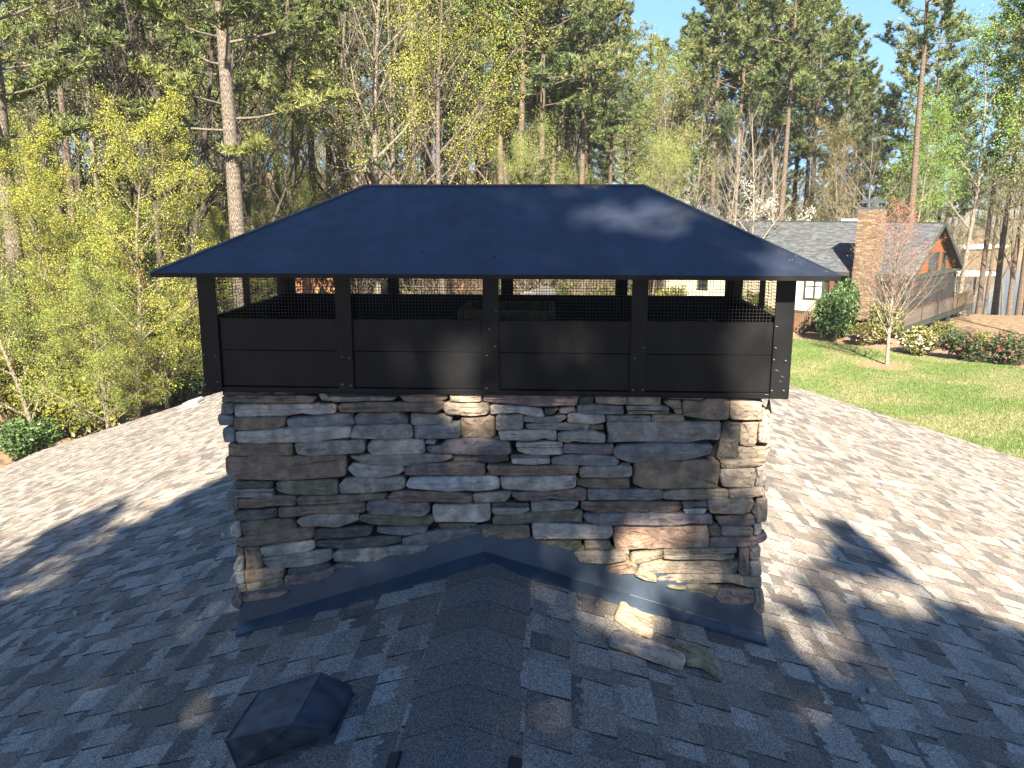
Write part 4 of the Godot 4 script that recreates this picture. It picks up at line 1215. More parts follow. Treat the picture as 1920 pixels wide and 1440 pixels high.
	for k in 34:
		var px := lerpf(1120, 2050, (k + rng.randf()) / 34.0)
		var d := rng.randf_range(74, 120)
		if px > 1790 and d < 210: d = rng.randf_range(74, 86) if px > 1960 else rng.randf_range(225, 260)
		var kind: String = ["pine_a", "pine_b", "bare_a", "spring_a", "spring_b", "bare_b"][rng.randi() % 6]
		tree_at(kind, px, d, (rng.randf_range(16, 21) if kind.begins_with("pine") else rng.randf_range(14, 18)) * (1.0 if d < 200 else 1.3))
	# the thin young trees in yellow leaf at the left edge of the roof
	for q in [["elm_a", 232, 30, 11.2, "upright yellow green young tree rising highest beside the shroud"], ["elm_a", 120, 31, 10.2, "yellow green young tree under the leaning pine trunk"], ["elm_b", 40, 28, 8.6, "wide yellow green young tree at the end of the roof eave"], ["elm_b", 300, 32, 8.2, "slim yellow green young tree against the shroud corner post"], ["elm_a", -40, 33, 11.0, "tall yellow green young tree behind the white house glimpse"], ["elm_b", 175, 27, 6.4, "low spreading yellow green young tree over the leaf litter"]]:
		plant("young_elm", q[4], "tree", PR[q[0]], ground_xz(q[1], q[2]), q[3], rng.randf() * TAU, "", 1.0)
	for k in 9:
		plant("understory_tree", "small yellow green understory tree in the shade of the wood", "tree", PR["elm_a" if k % 2 == 0 else "elm_b"], ground_xz(lerpf(-60, 560, (k + rng.randf()) / 9.0), rng.randf_range(38, 50)), rng.randf_range(6.5, 10.5), rng.randf() * TAU, "understory trees at the wood edge")
	# bushes at the wood edge and the hedge glimpsed through the shroud
	for q in [[60, 29, 3.0, 3.2, "brush"], [150, 30, 3.4, 3.6, "brush"], [235, 33, 3.0, 3.0, "olive"], [330, 34, 2.6, 3.4, "holly"], [20, 26.5, 2.2, 1.6, "holly"], [395, 36, 3.0, 3.4, "olive"], [-10, 30, 3.0, 4.0, "brush"], [280, 36, 3.0, 4.6, "holly"], [190, 37, 3.2, 4.5, "holly"], [110, 36, 3.2, 5.0, "olive"], [450, 40, 3.0, 4.0, "holly"]]:
		shrub("wood_edge_shrub", "leafy wild shrub at the left wood edge", PR[q[4]], ground_xz(q[0], q[1]), q[2], q[3], rng.randf() * TAU, "wild shrubs at the left wood edge")
	for q in [[985, 52], [1030, 53], [1075, 52], [1120, 53], [1160, 54], [770, 50]]:
		shrub("hedge_shrub", "green hedge shrub seen through the wire mesh of the shroud", PR.olive if int(q[0]) % 2 == 0 else PR.brush, ground_xz(q[0], q[1]), 2.6, 3.9, rng.randf() * TAU, "hedge shrubs beyond the shroud")
	for q in [[580, 44], [610, 47], [545, 46], [225, 35]]:
		shrub("beech_sapling", "small sapling holding dry orange leaves under the trees", PR.beech, ground_xz(q[0], q[1]), 3.0, 8.5, rng.randf() * TAU, "saplings with dry orange leaves")
	# undergrowth: a mass of bare stems, and a far wood that reads as one
	var spots := []
	for k in 620:
		var px := rng.randf_range(-250, 2150)
		var d := rng.randf_range(44, 120)
		if px < 480: d = rng.randf_range(36, 90)
		if px > 1180: d = rng.randf_range(66, 110)
		if px > 1770: continue
		spots.append(Transform3D(Basis(Vector3.UP, rng.randf() * TAU).scaled(Vector3.ONE * rng.randf_range(0.7, 1.9)), ground_xz(px, d)))
	var mid := []
	for k in 170:
		var px := rng.randf_range(-200, 1240)
		mid.append(Transform3D(Basis(Vector3.UP, rng.randf() * TAU).scaled(Vector3.ONE * rng.randf_range(0.32, 0.62)), ground_xz(px, rng.randf_range(46 if px > 520 else 50, 112))))
	multi("thicket_leaves", PR.spring_a.leaf, M.leaf, mid, "haze of young olive leaves between the trunks of the wood")
	multi("thicket_stems", PR.spring_a.wood, M.bark, mid, "mass of sapling stems between the trunks of the wood")
	multi("undergrowth", PR.tangle, M.bark, spots, "tangle of bare brown stems between the trunks of the wood")
	var far_a := []
	var far_b := []
	for k in 260:
		var px := rng.randf_range(-400, 2300)
		var d := rng.randf_range(115, 190)
		if px > 1740: d = rng.randf_range(232, 300)
		var p := ground_xz(px, d)
		var tf := Transform3D(Basis(Vector3.UP, rng.randf() * TAU).scaled(Vector3.ONE * rng.randf_range(0.65, 0.9)), p)
		if k % 2 == 0: far_a.append(tf)
		else: far_b.append(tf)
	multi("far_pine_wood", PR.pine_b.leaf, M.needle, far_a, "far pine crowns closing the view behind the wood")
	multi("far_hardwood", PR.spring_b.leaf, M.leaf, far_b, "far budding hardwood crowns closing the view behind the wood")
	multi("far_stems", PR.bare_a.wood, M.bark, far_b, "far bare stems and twigs at the back of the wood")
func multi(called: String, mesh: Mesh, m: Material, spots: Array, label: String, cols := PackedColorArray()) -> void:
	var mm := MultiMesh.new()
	mm.transform_format = MultiMesh.TRANSFORM_3D
	mm.use_colors = cols.size() > 0
	mm.mesh = mesh
	mm.instance_count = spots.size()
	for k in spots.size():
		mm.set_instance_transform(k, spots[k])
		if cols.size() > 0: mm.set_instance_color(k, cols[k])
	var o := MultiMeshInstance3D.new()
	o.multimesh = mm
	o.material_override = m
	put(called, self, o)
	tag(o, label, "undergrowth" if called == "undergrowth" else ("grass" if called == "lawn_grass" else "woods"), "", "stuff")

# trees behind the camera whose crowns shade the near roof and the chimney
func sun_uv(p: Vector3) -> Vector2:
	return Vector2(p.dot(sun_r), (p - Vector3(0, 8.2, 0)).dot(sun_u))
func sun_at(u: float, v: float, l: float) -> Vector3:
	return Vector3(0, 8.2, 0) + sun_r * u + sun_u * v - sun_dir * l
func crown_edge(u: float) -> float:      # upper outline of the crowns, seen from the sun
	var e := [[-9.0, 0.9], [-5.6, 0.55], [-5.2, 0.42], [-4.5, 0.0], [-4.1, -0.05], [-3.85, 0.40], [-3.6, 0.58], [-3.2, 0.25], [-2.8, 0.0], [-2.6, 0.25], [-2.3, 0.50], [-1.6, 0.7], [-0.6, 0.8], [0.2, 0.75], [0.75, 0.5], [0.95, 0.3], [1.13, 0.1], [1.18, -1.2], [1.5, -1.12], [1.6, -0.85], [1.9, -0.75], [2.1, -0.32], [2.35, -0.28], [2.45, -0.95], [2.6, -1.0], [2.9, -1.15], [3.4, -1.5], [4.5, -2.2], [6.0, -3.0]]
	for k in e.size() - 1:
		if u < e[k + 1][0]: return lerpf(e[k][1], e[k + 1][1], clampf((u - e[k][0]) / (e[k + 1][0] - e[k][0]), 0, 1))
	return -3.0
var GAPS := []
func in_gap(u: float, v: float, m: float) -> bool:
	for g in GAPS:
		var du: float = (u - g[0]) / (g[2] + m)
		var dv: float = (v - g[1]) / (g[3] + m)
		var th := atan2(dv, du)
		var rim := 1.0 + 0.3 * sin(3.0 * th + g[0] * 9.0) + 0.2 * sin(5.0 * th + g[1] * 17.0)
		if du * du + dv * dv < rim:
			if g.size() < 5 or gap_rng.randf() > g[4]: return true
	return false
var gap_rng := RandomNumberGenerator.new()
func build_shade_trees() -> void:
	var r := RandomNumberGenerator.new()
	r.seed = 900
	gap_rng.seed = 901
	# openings between the boughs, found from the sunny spots they leave on the stone and the roof
	GAPS = [[0.66, -1.06, 0.13, 0.07, 0.2], [0.62, -1.2, 0.17, 0.07, 0.15], [0.52, -1.35, 0.13, 0.05, 0.1], [-0.13, -0.47, 0.05, 0.06], [-0.08, -0.605, 0.06, 0.018], [0.28, -0.41, 0.07, 0.03, 0.15], [1.10, -0.40, 0.14, 0.28, 0.10], [1.05, -0.75, 0.12, 0.2, 0.22], [0.60, 0.10, 0.22, 0.07, 0.05], [-0.98, -1.15, 0.06, 0.07, 0.1], [-0.19, -1.67, 0.03, 0.06, 0.3], [-1.03, -1.66, 0.04, 0.05, 0.1], [-1.62, -1.07, 0.12, 0.02, 0.1], [-1.6, -1.55, 0.05, 0.04, 0.2], [1.13, -1.66, 0.05, 0.04, 0.1], [1.4, -1.35, 0.22, 0.12, 0.35], [2.05, -1.0, 0.4, 0.08, 0.1], [2.0, -0.5, 0.06, 0.06], [-2.95, 0.05, 0.2, 0.1], [-2.2, -0.35, 0.10, 0.02, 0.2], [-3.3, -0.5, 0.15, 0.03, 0.2], [-4.4, -0.25, 0.7, 0.13, 0.4], [-3.0, -0.75, 0.3, 0.03, 0.4]]
	var homes := [[-4.2, 13.0, "oak"], [-0.2, 12.0, "oak"], [3.2, 13.5, "oak"]]
	for hk in homes.size():
		var u0: float = homes[hk][0]
		var l0: float = homes[hk][1]
		var foot := sun_at(u0, -1.2, l0)
		var top := foot
		foot.y = 0
		var t := thing("shade_tree", ["broad leafy tree behind the camera shading the left slope", "broad leafy tree behind the camera shading the chimney", "broad leafy tree behind the camera shading the right slope"][hk], "tree", foot)
		var b := MB.new()
		b.col = Color(0.15, 0.12, 0.10)
		var trunk_top := top - foot + Vector3(0, -1.0, 0)
		b.tube([Vector3(0, -0.3, 0), Vector3(0.1, trunk_top.y * 0.4, 0), Vector3(-0.05, trunk_top.y * 0.75, 0), trunk_top], [0.42, 0.33, 0.26, 0.16], 9)
		var l := MB.new()
		var n := 0
		var tries := 0
		while n < [1000, 1500, 1000][hk] and tries < 20000:      # sprays of leaves
			tries += 1
			var u := u0 + r.randf_range(-2.6, 2.6)
			var v := r.randf_range(-4.2, 0.8)
			if v > crown_edge(u) - 0.12 * r.randf(): continue
			var lo := sun_at(u, v, l0 + r.randf_range(-2.2, 2.2))
			if in_gap(u, v, 0.10): continue
			n += 1
			if n % 4 == 0:
				var p := lo - foot
				var m := trunk_top * r.randf_range(0.72, 1.0)
				var mid := m.lerp(p, 0.5) + Vector3(0, 0.3, 0)
				var ok := true
				for k in 9:
					var w := sun_uv(foot + (m.lerp(mid, k / 4.0) if k < 5 else mid.lerp(p, (k - 4) / 4.0)))
					if in_gap(w.x, w.y, 0.03) or w.y > crown_edge(w.x): ok = false
				if ok: b.tube([m, mid, p], [0.05, 0.03, 0.008], 4)
			for k in 26:
				var q := lo + Vector3(r.randfn(0, 1), r.randfn(0, 0.8), r.randfn(0, 1)) * 0.20
				var w := sun_uv(q)
				if w.y > crown_edge(w.x) or in_gap(w.x, w.y, 0.05): continue
				l.col = tint(Color(0.07, 0.10, 0.025), r)
				leaf(l, q - foot, 0.075 * r.randf_range(0.7, 1.3), r)
		obj("trunk", b, M.bark, t)
		obj("crown", l, M.leaf, t)

# ---------------------------------------------------------------- ground, lake, neighbour
func build_ground() -> void:
	var b := MB.new()
	var n := 72
	var lo := -260.0
	var st := 620.0 / n
	var g := []
	for i in n + 1:
		var row := []
		for j in n + 1:
			var x := -300.0 + 620.0 * i / n
			var z := 60.0 - 400.0 * j / n
			row.append(Vector3(x, terrain(x, z), z))
		g.append(row)
	for i in n:
		for j in n:
			b.quad(g[i][j], g[i + 1][j], g[i + 1][j + 1], g[i][j + 1])
	struct("ground", b, M.litter)
	var far := MB.new()
	far.quad(Vector3(-3000, -9, 800), Vector3(3000, -9, 800), Vector3(3000, -9, -4000), Vector3(-3000, -9, -4000))
	struct("terrain", far, M.litter)
	# lawn between the houses
	var edge := [[1200, 640], [1420, 632], [1485, 636], [1524, 639], [1567, 644], [1655, 657], [1698, 661], [1757, 671], [1830, 680], [1917, 690], [2100, 716], [2500, 770]]
	var lawn := MB.new()
	var near := []
	var top := []
	for q in edge:
		var p := on_y(q[0], q[1], 0.0)
		top.append(p + Vector3(0, 0.03, 0))
		var xc := (p - CAM).dot(rgt)
		var w := CAM + fwd * -6.0 + rgt * maxf(3.0, xc * 0.75)
		near.append(Vector3(w.x, 0.03, w.z))
	for k in edge.size() - 1:
		lawn.quad(near[k], near[k + 1], top[k + 1], top[k])
	struct("lawn", lawn, M.lawn)
	var blade := MB.new()
	var br := RandomNumberGenerator.new()
	br.seed = 71
	for k in 9:
		blade.col = tint([Color(0.10, 0.155, 0.04), Color(0.135, 0.18, 0.055), Color(0.19, 0.20, 0.085)][k % 3], br, 0.2)
		var o := Vector3(br.randf_range(-0.14, 0.14), 0, br.randf_range(-0.14, 0.14))
		var w := Vector3(br.randf_range(-1, 1), 0, br.randf_range(-1, 1)).normalized() * 0.012
		blade.tri(o - w, o + w, o + Vector3(br.randf_range(-0.03, 0.03), br.randf_range(0.05, 0.09), br.randf_range(-0.03, 0.03)))
	var bs := []
	var bc := PackedColorArray()
	var patch := FastNoiseLite.new()
	patch.seed = 5
	patch.frequency = 0.22
	patch.fractal_octaves = 4
	for k in 32000:
		var px := br.randf_range(1390, 2060)
		var e := 0
		while e < edge.size() - 2 and edge[e + 1][0] < px: e += 1
		var ey := lerpf(edge[e][1], edge[e + 1][1], clampf((px - edge[e][0]) / (edge[e + 1][0] - edge[e][0]), 0, 1)) - 1.0
		var d0 := CAM.y / (-ray(px, ey).y / ray(px, ey).dot(fwd))
		var dd := lerpf(22.0, d0, sqrt(br.randf()))
		var p := CAM + fwd * dd + rgt * ((px - 960.0) / F * dd)
		bs.append(Transform3D(Basis(Vector3.UP, br.randf() * TAU).scaled(Vector3.ONE * br.randf_range(0.7, 1.3)), Vector3(p.x, 0.03, p.z)))
		bc.append(Color(0.78, 0.98, 0.75).lerp(Color(1.45, 1.22, 1.7), smoothstep(-0.25, 0.4, patch.get_noise_2d(p.x, p.z))))
	multi("lawn_grass", blade.mesh(), M.leaf, bs, "short green and straw coloured grass of the lawn", bc)
	# sunny grass strip beyond the planting bed
	var g2 := MB.new()
	var strip := [[1840, 640, 655], [1880, 632, 662], [1930, 634, 672], [2100, 640, 700]]
	for k in strip.size() - 1:
		var a = strip[k]
		var c = strip[k + 1]
		var U := Vector3(0, 0.025, 0)
		g2.quad(on_y(a[0], a[2], 0) + U, on_y(c[0], c[2], 0) + U, on_y(c[0], c[1], 0) + U, on_y(a[0], a[1], 0) + U)
	struct("grass_strip", g2, M.lawn)
	# bed of bark mulch in front of the neighbouring house
	var mb := MB.new()
	var back := [[1200, 600], [1420, 605], [1485, 612], [1524, 618], [1567, 624], [1655, 632], [1698, 640], [1757, 650], [1830, 660], [1917, 672], [2100, 700], [2500, 750]]
	for k in edge.size() - 1:
		var U := Vector3(0, 0.015, 0)
		var a0 := on_y(edge[k][0], edge[k][1] + 2.0, 0) + U
		var a1 := on_y(edge[k + 1][0], edge[k + 1][1] + 2.0, 0) + U
		mb.quad(a0, a1, on_y(back[k + 1][0], back[k + 1][1], 0) + U, on_y(back[k][0], back[k][1], 0) + U)
	struct("mulch_bed", mb, M.mulch)
	var c := on_y(1658, 687, 0.0)
	var ring := MB.new()
	rng.seed = 8
	var pr := []
	for k in 28:
		var a := TAU * k / 28
		var rr := 1.5 * rng.randf_range(0.92, 1.08)
		pr.append(c + Vector3(cos(a) * rr, 0.05, sin(a) * rr))
	for k in 28: ring.tri(c + Vector3(0, 0.09, 0), pr[(k + 1) % 28], pr[k])
	struct("mulch_ring", ring, M.mulch)
	# lake
	var w := MB.new()
	var c0 := CAM + fwd * 72 + rgt * 20
	var c1 := CAM + fwd * 72 + rgt * 190
	var c2 := CAM + fwd * 262 + rgt * 320
	var c3 := CAM + fwd * 262 + rgt * 20
	for v in [c0, c1, c2, c3]: pass
	w.quad(Vector3(c0.x, -5.5, c0.z), Vector3(c1.x, -5.5, c1.z), Vector3(c2.x, -5.5, c2.z), Vector3(c3.x, -5.5, c3.z))
	struct("lake_water", w, M.water)

var NB: Transform3D
func nz(px: float, py: float, z: float) -> Vector3:      # pixel on the neighbour's plane z, in its own axes
	return NB.affine_inverse() * on_plane(px, py, NB * Vector3(0, 0, z), NB.basis.z)
func nx(px: float, py: float, x: float) -> Vector3:
	return NB.affine_inverse() * on_plane(px, py, NB * Vector3(x, 0, 0), NB.basis.x)
func tab_roof(b: MB, o: Vector3, along: Vector3, upv: Vector3, la: float, lu: float, nn: Vector3, r: RandomNumberGenerator) -> void:
	# lapped shingle tabs on a rectangle
	var e := 0.15
	var rows := int(lu / e)
	e = lu / rows
	var tone := [Color(0.13, 0.15, 0.18), Color(0.16, 0.18, 0.21), Color(0.19, 0.21, 0.24), Color(0.11, 0.125, 0.15)]
	for i in rows:
		var x := -r.randf() * 0.3
		while x < la:
			var w := r.randf_range(0.18, 0.45)
			var x0 := maxf(0, x)
			var x1 := minf(la, x + w)
			x += w
			if x1 <= x0: continue
			b.col = (tone[r.randi() % 4] as Color) * r.randf_range(0.85, 1.15)
			var h := 0.012 + 0.01 * float(r.randi() % 2)
			var A := o + along * x0 + upv * (e * i) + nn * h
			var B := o + along * x1 + upv * (e * i) + nn * h
			var C := o + along * x1 + upv * (e * (i + 1.08))
			var D := o + along * x0 + upv * (e * (i + 1.08))
			b.quad(A, B, C, D)
			b.col = Color(0.03, 0.032, 0.036)
			b.quad(A - nn * 0.03, B - nn * 0.03, B, A)
func build_neighbour() -> void:
	var e1 := at(1715, 517, 52.0)
	var ang := deg_to_rad(3.3 - 40.0)
	NB = Transform3D(Basis(Vector3.UP, ang), Vector3(e1.x, 0, e1.z))
	var h := thing("neighbouring_house", "cream sided house with grey shingle roof and wood gable across the lawn", "house", NB.origin, ang)
	var r := RandomNumberGenerator.new()
	r.seed = 60
	var ye := e1.y
	var run := 6.0
	var ri := 3.1
	var L := 18.5
	var rakel := sqrt(run * run + ri * ri)
	var upv := Vector3(0, ri, -run) / rakel
	var nn := Vector3(0, run, ri) / rakel
	# roof: two tabbed slopes, boards at the edges
	var rf := MB.new()
	rf.col = Color(0.06, 0.065, 0.075)
	var R0 := Vector3(0.0, ye, 0)
	rf.quad(Vector3(-L, ye - 0.02, 0), Vector3(0, ye - 0.02, 0), Vector3(0, ye + ri - 0.02, -run), Vector3(-L, ye + ri - 0.02, -run))
	rf.quad(Vector3(0, ye - 0.02, -2 * run), Vector3(-L, ye - 0.02, -2 * run), Vector3(-L, ye + ri - 0.02, -run), Vector3(0, ye + ri - 0.02, -run))
	rf.quad(Vector3(0, ye - 0.16, 0), Vector3(-L, ye - 0.16, 0), Vector3(-L, ye + ri - 0.16, -run), Vector3(0, ye + ri - 0.16, -run))
	rf.quad(Vector3(-L, ye - 0.16, -2 * run), Vector3(0, ye - 0.16, -2 * run), Vector3(0, ye + ri - 0.16, -run), Vector3(-L, ye + ri - 0.16, -run))
	var roof := obj("roof", rf, M.roof2, h)
	var ts := MB.new()
	tab_roof(ts, Vector3(-L, ye, 0), Vector3.RIGHT, upv, L, rakel, nn, r)
	obj("shingles", ts, M.roof2, roof).set_meta("kind", "stuff")
	var rc := MB.new()
	rc.bar(Vector3(-13.6, ye + ri + 0.02, -run), Vector3(0.02, ye + ri + 0.02, -run), 0.22, 0.06)
	obj("ridge_cap", rc, M.trim, roof)
	for q in [[Vector3(0.03, ye - 0.10, 0.05), Vector3(0.03, ye + ri - 0.06, -run)], [Vector3(0.03, ye - 0.10, -2 * run - 0.05), Vector3(0.03, ye + ri - 0.06, -run)]]:
		var b := MB.new()
		b.bar(q[0], q[1], 0.06, 0.24)
		obj("rake_board", b, M.trim, h)
	var fb := MB.new()
	fb.bar(Vector3(-L, ye - 0.12, 0.02), Vector3(0.05, ye - 0.12, 0.02), 0.05, 0.2)
	obj("fascia_board", fb, M.trim, h)
	var fb2 := MB.new()
	fb2.bar(Vector3(-L, ye - 0.12, -2 * run - 0.02), Vector3(0.05, ye - 0.12, -2 * run - 0.02), 0.05, 0.2)
	obj("fascia_board", fb2, M.trim, h)
	var sf := MB.new()
	sf.box(Vector3(-L * 0.5, ye - 0.22, -0.25), Vector3(L, 0.02, 0.5))
	obj("soffit", sf, M.trim, h)
	# front wall of lapped boards over a brick base
	var zw := -0.55
	var floor_y := nz(1520, 583, zw).y
	var x0 := -L + 0.4
	var x1 := nz(1555, 540, zw).x
	var core := MB.new()
	core.box(Vector3((x0 - 6.0) * 0.5, (ye - 0.2) * 0.5, zw - 4.9), Vector3(6.0 - x0 - 12.0 + 0.01 if false else absf(x0 + 6.0), ye - 0.2, 9.6))
	obj("wall_core", core, M.siding, h)
	var nb := int((ye - 0.25 - floor_y) / 0.17)
	for k in nb:
		var y := floor_y + 0.17 * k
		var b := MB.new()
		b.quad(Vector3(x0, y, zw + 0.03), Vector3(x1, y, zw + 0.03), Vector3(x1, y + 0.175, zw + 0.012), Vector3(x0, y + 0.175, zw + 0.012))
		b.quad(Vector3(x0, y, zw), Vector3(x1, y, zw), Vector3(x1, y, zw + 0.03), Vector3(x0, y, zw + 0.03))
		obj("clapboard", b, M.siding, h)
	var wt := MB.new()
	wt.box(Vector3((x0 + x1) * 0.5, floor_y - 0.1, zw + 0.02), Vector3(x1 - x0, 0.2, 0.06))
	obj("water_table", wt, M.trim, h)
	var br := MB.new()
	var yy := -0.3
	while yy < floor_y - 0.22:
		var x := x0
		while x < x1:
			br.col = tint(Color(0.33, 0.17, 0.10), r, 0.25)
			br.box(Vector3(x + 0.11, yy + 0.035, zw + 0.0 + r.randf() * 0.008), Vector3(0.21, 0.065, 0.06))
			x += 0.225
		yy += 0.077
	obj("brick_base", br, M.stone2, h).set_meta("kind", "stuff")
	# windows on the front wall
	for q in [[1508, 524, 1547, 559, 2], [1309, 523, 1326, 541, 1]]:
		var a := nz(q[0], q[3], zw + 0.05)
		var c := nz(q[2], q[1], zw + 0.05)
		window(h, a, c, zw + 0.05, q[4], q[4] == 2)
	# brown corner post and the recessed entry beside the chimney
	var pa := nz(1555, 560, zw)
	var pc := nz(1566, 530, zw)
	var b0 := MB.new()
	b0.box(Vector3((pa.x + pc.x) * 0.5, (ye + 0.2) * 0.5, zw + 0.05), Vector3(pc.x - pa.x, ye - 0.3, 0.25))
	obj("corner_post", b0, M.brownpost, h)
	var en := MB.new()
	en.box(Vector3(pc.x + 1.0, (ye - 0.2) * 0.5, zw - 0.9), Vector3(2.2, ye - 0.2, 0.1))
	obj("entry_wall", en, M.siding, h)
	var dr := MB.new()
	dr.cbox(Vector3(pc.x + 0.95, floor_y + 1.0, zw - 0.82), Vector3(0.9, 2.05, 0.06), 0.01)
	var door := obj("door", dr, M.trim, h)
	var dh := MB.new()
	dh.tube([Vector3(pc.x + 0.6, floor_y + 1.0, zw - 0.79), Vector3(pc.x + 0.6, floor_y + 1.0, zw - 0.72), Vector3(pc.x + 0.72, floor_y + 1.0, zw - 0.72)], [0.015, 0.015, 0.012], 6)
	obj("handle", dh, M.screw, door)
	# steps with a wooden handrail
	var s0 := nz(1497, 612, zw + 1.6)
	var s1 := nz(1532, 566, zw + 1.6)
	var steps := 6
	for k in steps:
		var f := (k + 0.5) / steps
		var b := MB.new()
		b.cbox(Vector3(lerpf(s0.x, s1.x, f), 0.12 + (floor_y - 0.15) * f, zw + 1.05), Vector3((s1.x - s0.x) / steps + 0.06, 0.05, 1.1), 0.008)
		obj("step", b, M.deck, h)
	for zz in [zw + 0.5, zw + 1.6]:
		var b := MB.new()
		b.bar(Vector3(s0.x, 0.02, zz), Vector3(s1.x, floor_y - 0.15, zz), 0.05, 0.28)
		obj("stair_stringer", b, M.deck, h)
		var rl := MB.new()
		rl.bar(Vector3(s0.x, 1.0, zz), Vector3(s1.x, floor_y + 0.9, zz), 0.10, 0.06)
		rl.bar(Vector3(s0.x, 0.32, zz), Vector3(s1.x, floor_y + 0.22, zz), 0.05, 0.08)
		obj("handrail", rl, M.deck, h)
		for k in 11:
			var f := k / 10.0
			var bb := MB.new()
			var w := 0.11 if k == 0 or k == 10 else 0.04
			bb.box(Vector3(lerpf(s0.x, s1.x, f), (floor_y - 0.1) * f + 0.5, zz), Vector3(w, 1.05, w))
			obj("baluster", bb, M.deck, h)
	var ld := MB.new()
	ld.cbox(Vector3(s1.x + 1.6, floor_y - 0.08, zw + 0.85), Vector3(3.2, 0.12, 1.7), 0.01)
	obj("landing", ld, M.deck, h)
	for k in 14:
		var bb := MB.new()
		bb.box(Vector3(s1.x + 0.1 + k * 0.2, floor_y + 0.45, zw + 1.66), Vector3(0.04, 0.9, 0.04))
		obj("baluster", bb, M.deck, h)
	var lr := MB.new()
	lr.bar(Vector3(s1.x, floor_y + 0.93, zw + 1.66), Vector3(s1.x + 2.9, floor_y + 0.93, zw + 1.66), 0.1, 0.06)
	obj("handrail", lr, M.deck, h)
	# wooden gable end with two windows
	var xg := -0.55
	var gb := 15
	for k in gb:
		var y := ye - 0.1 + (ri - 0.05) * k / gb
		var y2 := ye - 0.1 + (ri - 0.05) * (k + 1) / gb
		var w0 := run * (1.0 - (y - ye + 0.1) / ri)
		var w1 := run * (1.0 - (y2 - ye + 0.1) / ri)
		var b := MB.new()
		b.quad(Vector3(xg + 0.03, y, -run + w0), Vector3(xg + 0.03, y, -run - w0), Vector3(xg + 0.012, y2, -run - w1), Vector3(xg + 0.012, y2, -run + w1))
		b.quad(Vector3(xg, y, -run + w0), Vector3(xg, y, -run - w0), Vector3(xg + 0.03, y, -run - w0), Vector3(xg + 0.03, y, -run + w0))
		obj("gable_board", b, M.gable, h)
	for q in [[1741, 473, 1761, 506], [1765, 472, 1776, 504]]:
		var a := nx(q[0], q[3], xg + 0.05)
		var c := nx(q[2], q[1], xg + 0.05)
		side_window(h, a, c, xg + 0.05)
	# screened porch below the gable, with the deck going on along the same side
	var fy := nx(1757, 591, xg).y
	var zb := nx(1787, 553, xg).z
	var ze := nx(1823, 550, xg).z
	var beam := MB.new()
	beam.bar(Vector3(xg, ye - 0.28, -0.5), Vector3(xg, ye - 0.28, -2 * run + 0.5), 0.16, 0.34)
	obj("gable_beam", beam, M.trim, h)
	var fbm := MB.new()
	fbm.bar(Vector3(xg, fy - 0.18, -0.4), Vector3(xg, fy - 0.18, ze), 0.14, 0.34)
	fbm.bar(Vector3(xg, fy - 0.18, -0.5), Vector3(-5.6, fy - 0.18, -0.5), 0.14, 0.34)
	obj("floor_beam", fbm, M.trim, h)
	var fl := MB.new()
	fl.box(Vector3(-3.0, fy - 0.05, (-0.5 + ze) * 0.5), Vector3(5.0, 0.06, absf(ze + 0.5)))
	obj("porch_floor", fl, M.deck, h)
	var zs := [-0.5, lerpf(-0.5, zb, 0.33), lerpf(-0.5, zb, 0.66), zb]
	for z in zs:
		var b := MB.new()
		b.box(Vector3(xg, (fy + ye - 0.4) * 0.5, z), Vector3(0.14, ye - 0.4 - fy, 0.14))
		obj("porch_post", b, M.trim, h)
	for k in 3:
		var b := MB.new()
		b.box(Vector3(xg, (fy + ye - 0.45) * 0.5, (zs[k] + zs[k + 1]) * 0.5), Vector3(0.012, ye - 0.45 - fy, absf(zs[k + 1] - zs[k]) - 0.14))
		obj("insect_screen", b, M.screen, h)
		var kb := MB.new()
		kb.box(Vector3(xg + 0.012, fy + 0.47, (zs[k] + zs[k + 1]) * 0.5), Vector3(0.02, 0.9, absf(zs[k + 1] - zs[k]) - 0.15))
		obj("kick_panel", kb, M.kick, h)
		var rb := MB.new()
		rb.box(Vector3(xg, fy + 0.95, (zs[k] + zs[k + 1]) * 0.5), Vector3(0.06, 0.08, absf(zs[k + 1] - zs[k]) - 0.14))
		obj("screen_rail", rb, M.brownpost, h)
	for k in 3:
		var b := MB.new()
		b.box(Vector3(xg - 0.9 - k * 1.7, (fy + ye - 0.45) * 0.5, -0.5), Vector3(1.56, ye - 0.45 - fy, 0.012))
		obj("insect_screen", b, M.screen, h)
		var pb := MB.new()
		pb.box(Vector3(xg - 1.75 - k * 1.7, (fy + ye - 0.4) * 0.5, -0.5), Vector3(0.13, ye - 0.4 - fy, 0.14))
		obj("porch_post", pb, M.trim, h)
	for q in [[1778, -1], [1750, -1], [1815, -1], [1690, 0]]:
		var z := nx(q[0], 590, xg).z if q[1] < 0 else -0.55
		var xx := xg if q[1] < 0 else -4.2
		var b := MB.new()
		b.box(Vector3(xx, (fy - 0.35) * 0.5 - 0.6, z), Vector3(0.2, fy - 0.35 + 1.2, 0.2))
		obj("deck_post", b, M.trim, h)
	# deck railing boards
	var dz := zb
	var kk := 0
	while dz > ze + 0.05:
		var b := MB.new()
		b.box(Vector3(xg + 0.02, fy + 0.5, dz - 0.09), Vector3(0.03, 0.92, 0.15))
		obj("rail_board", b, M.deck, h)
		dz -= 0.175
	var rt := MB.new()
	rt.bar(Vector3(xg, fy + 1.02, zb), Vector3(xg, fy + 1.02, ze), 0.14, 0.06)
	rt.bar(Vector3(xg, fy + 0.5, ze), Vector3(xg, fy + 0.501, ze - 0.1), 0.1, 1.1)
	obj("deck_rail", rt, M.deck, h)
	# basement wall under the porch
	var bw := MB.new()
	bw.box(Vector3(-3.4, fy * 0.5 - 0.5, -5.5), Vector3(4.6, fy + 0.6, 8.0))
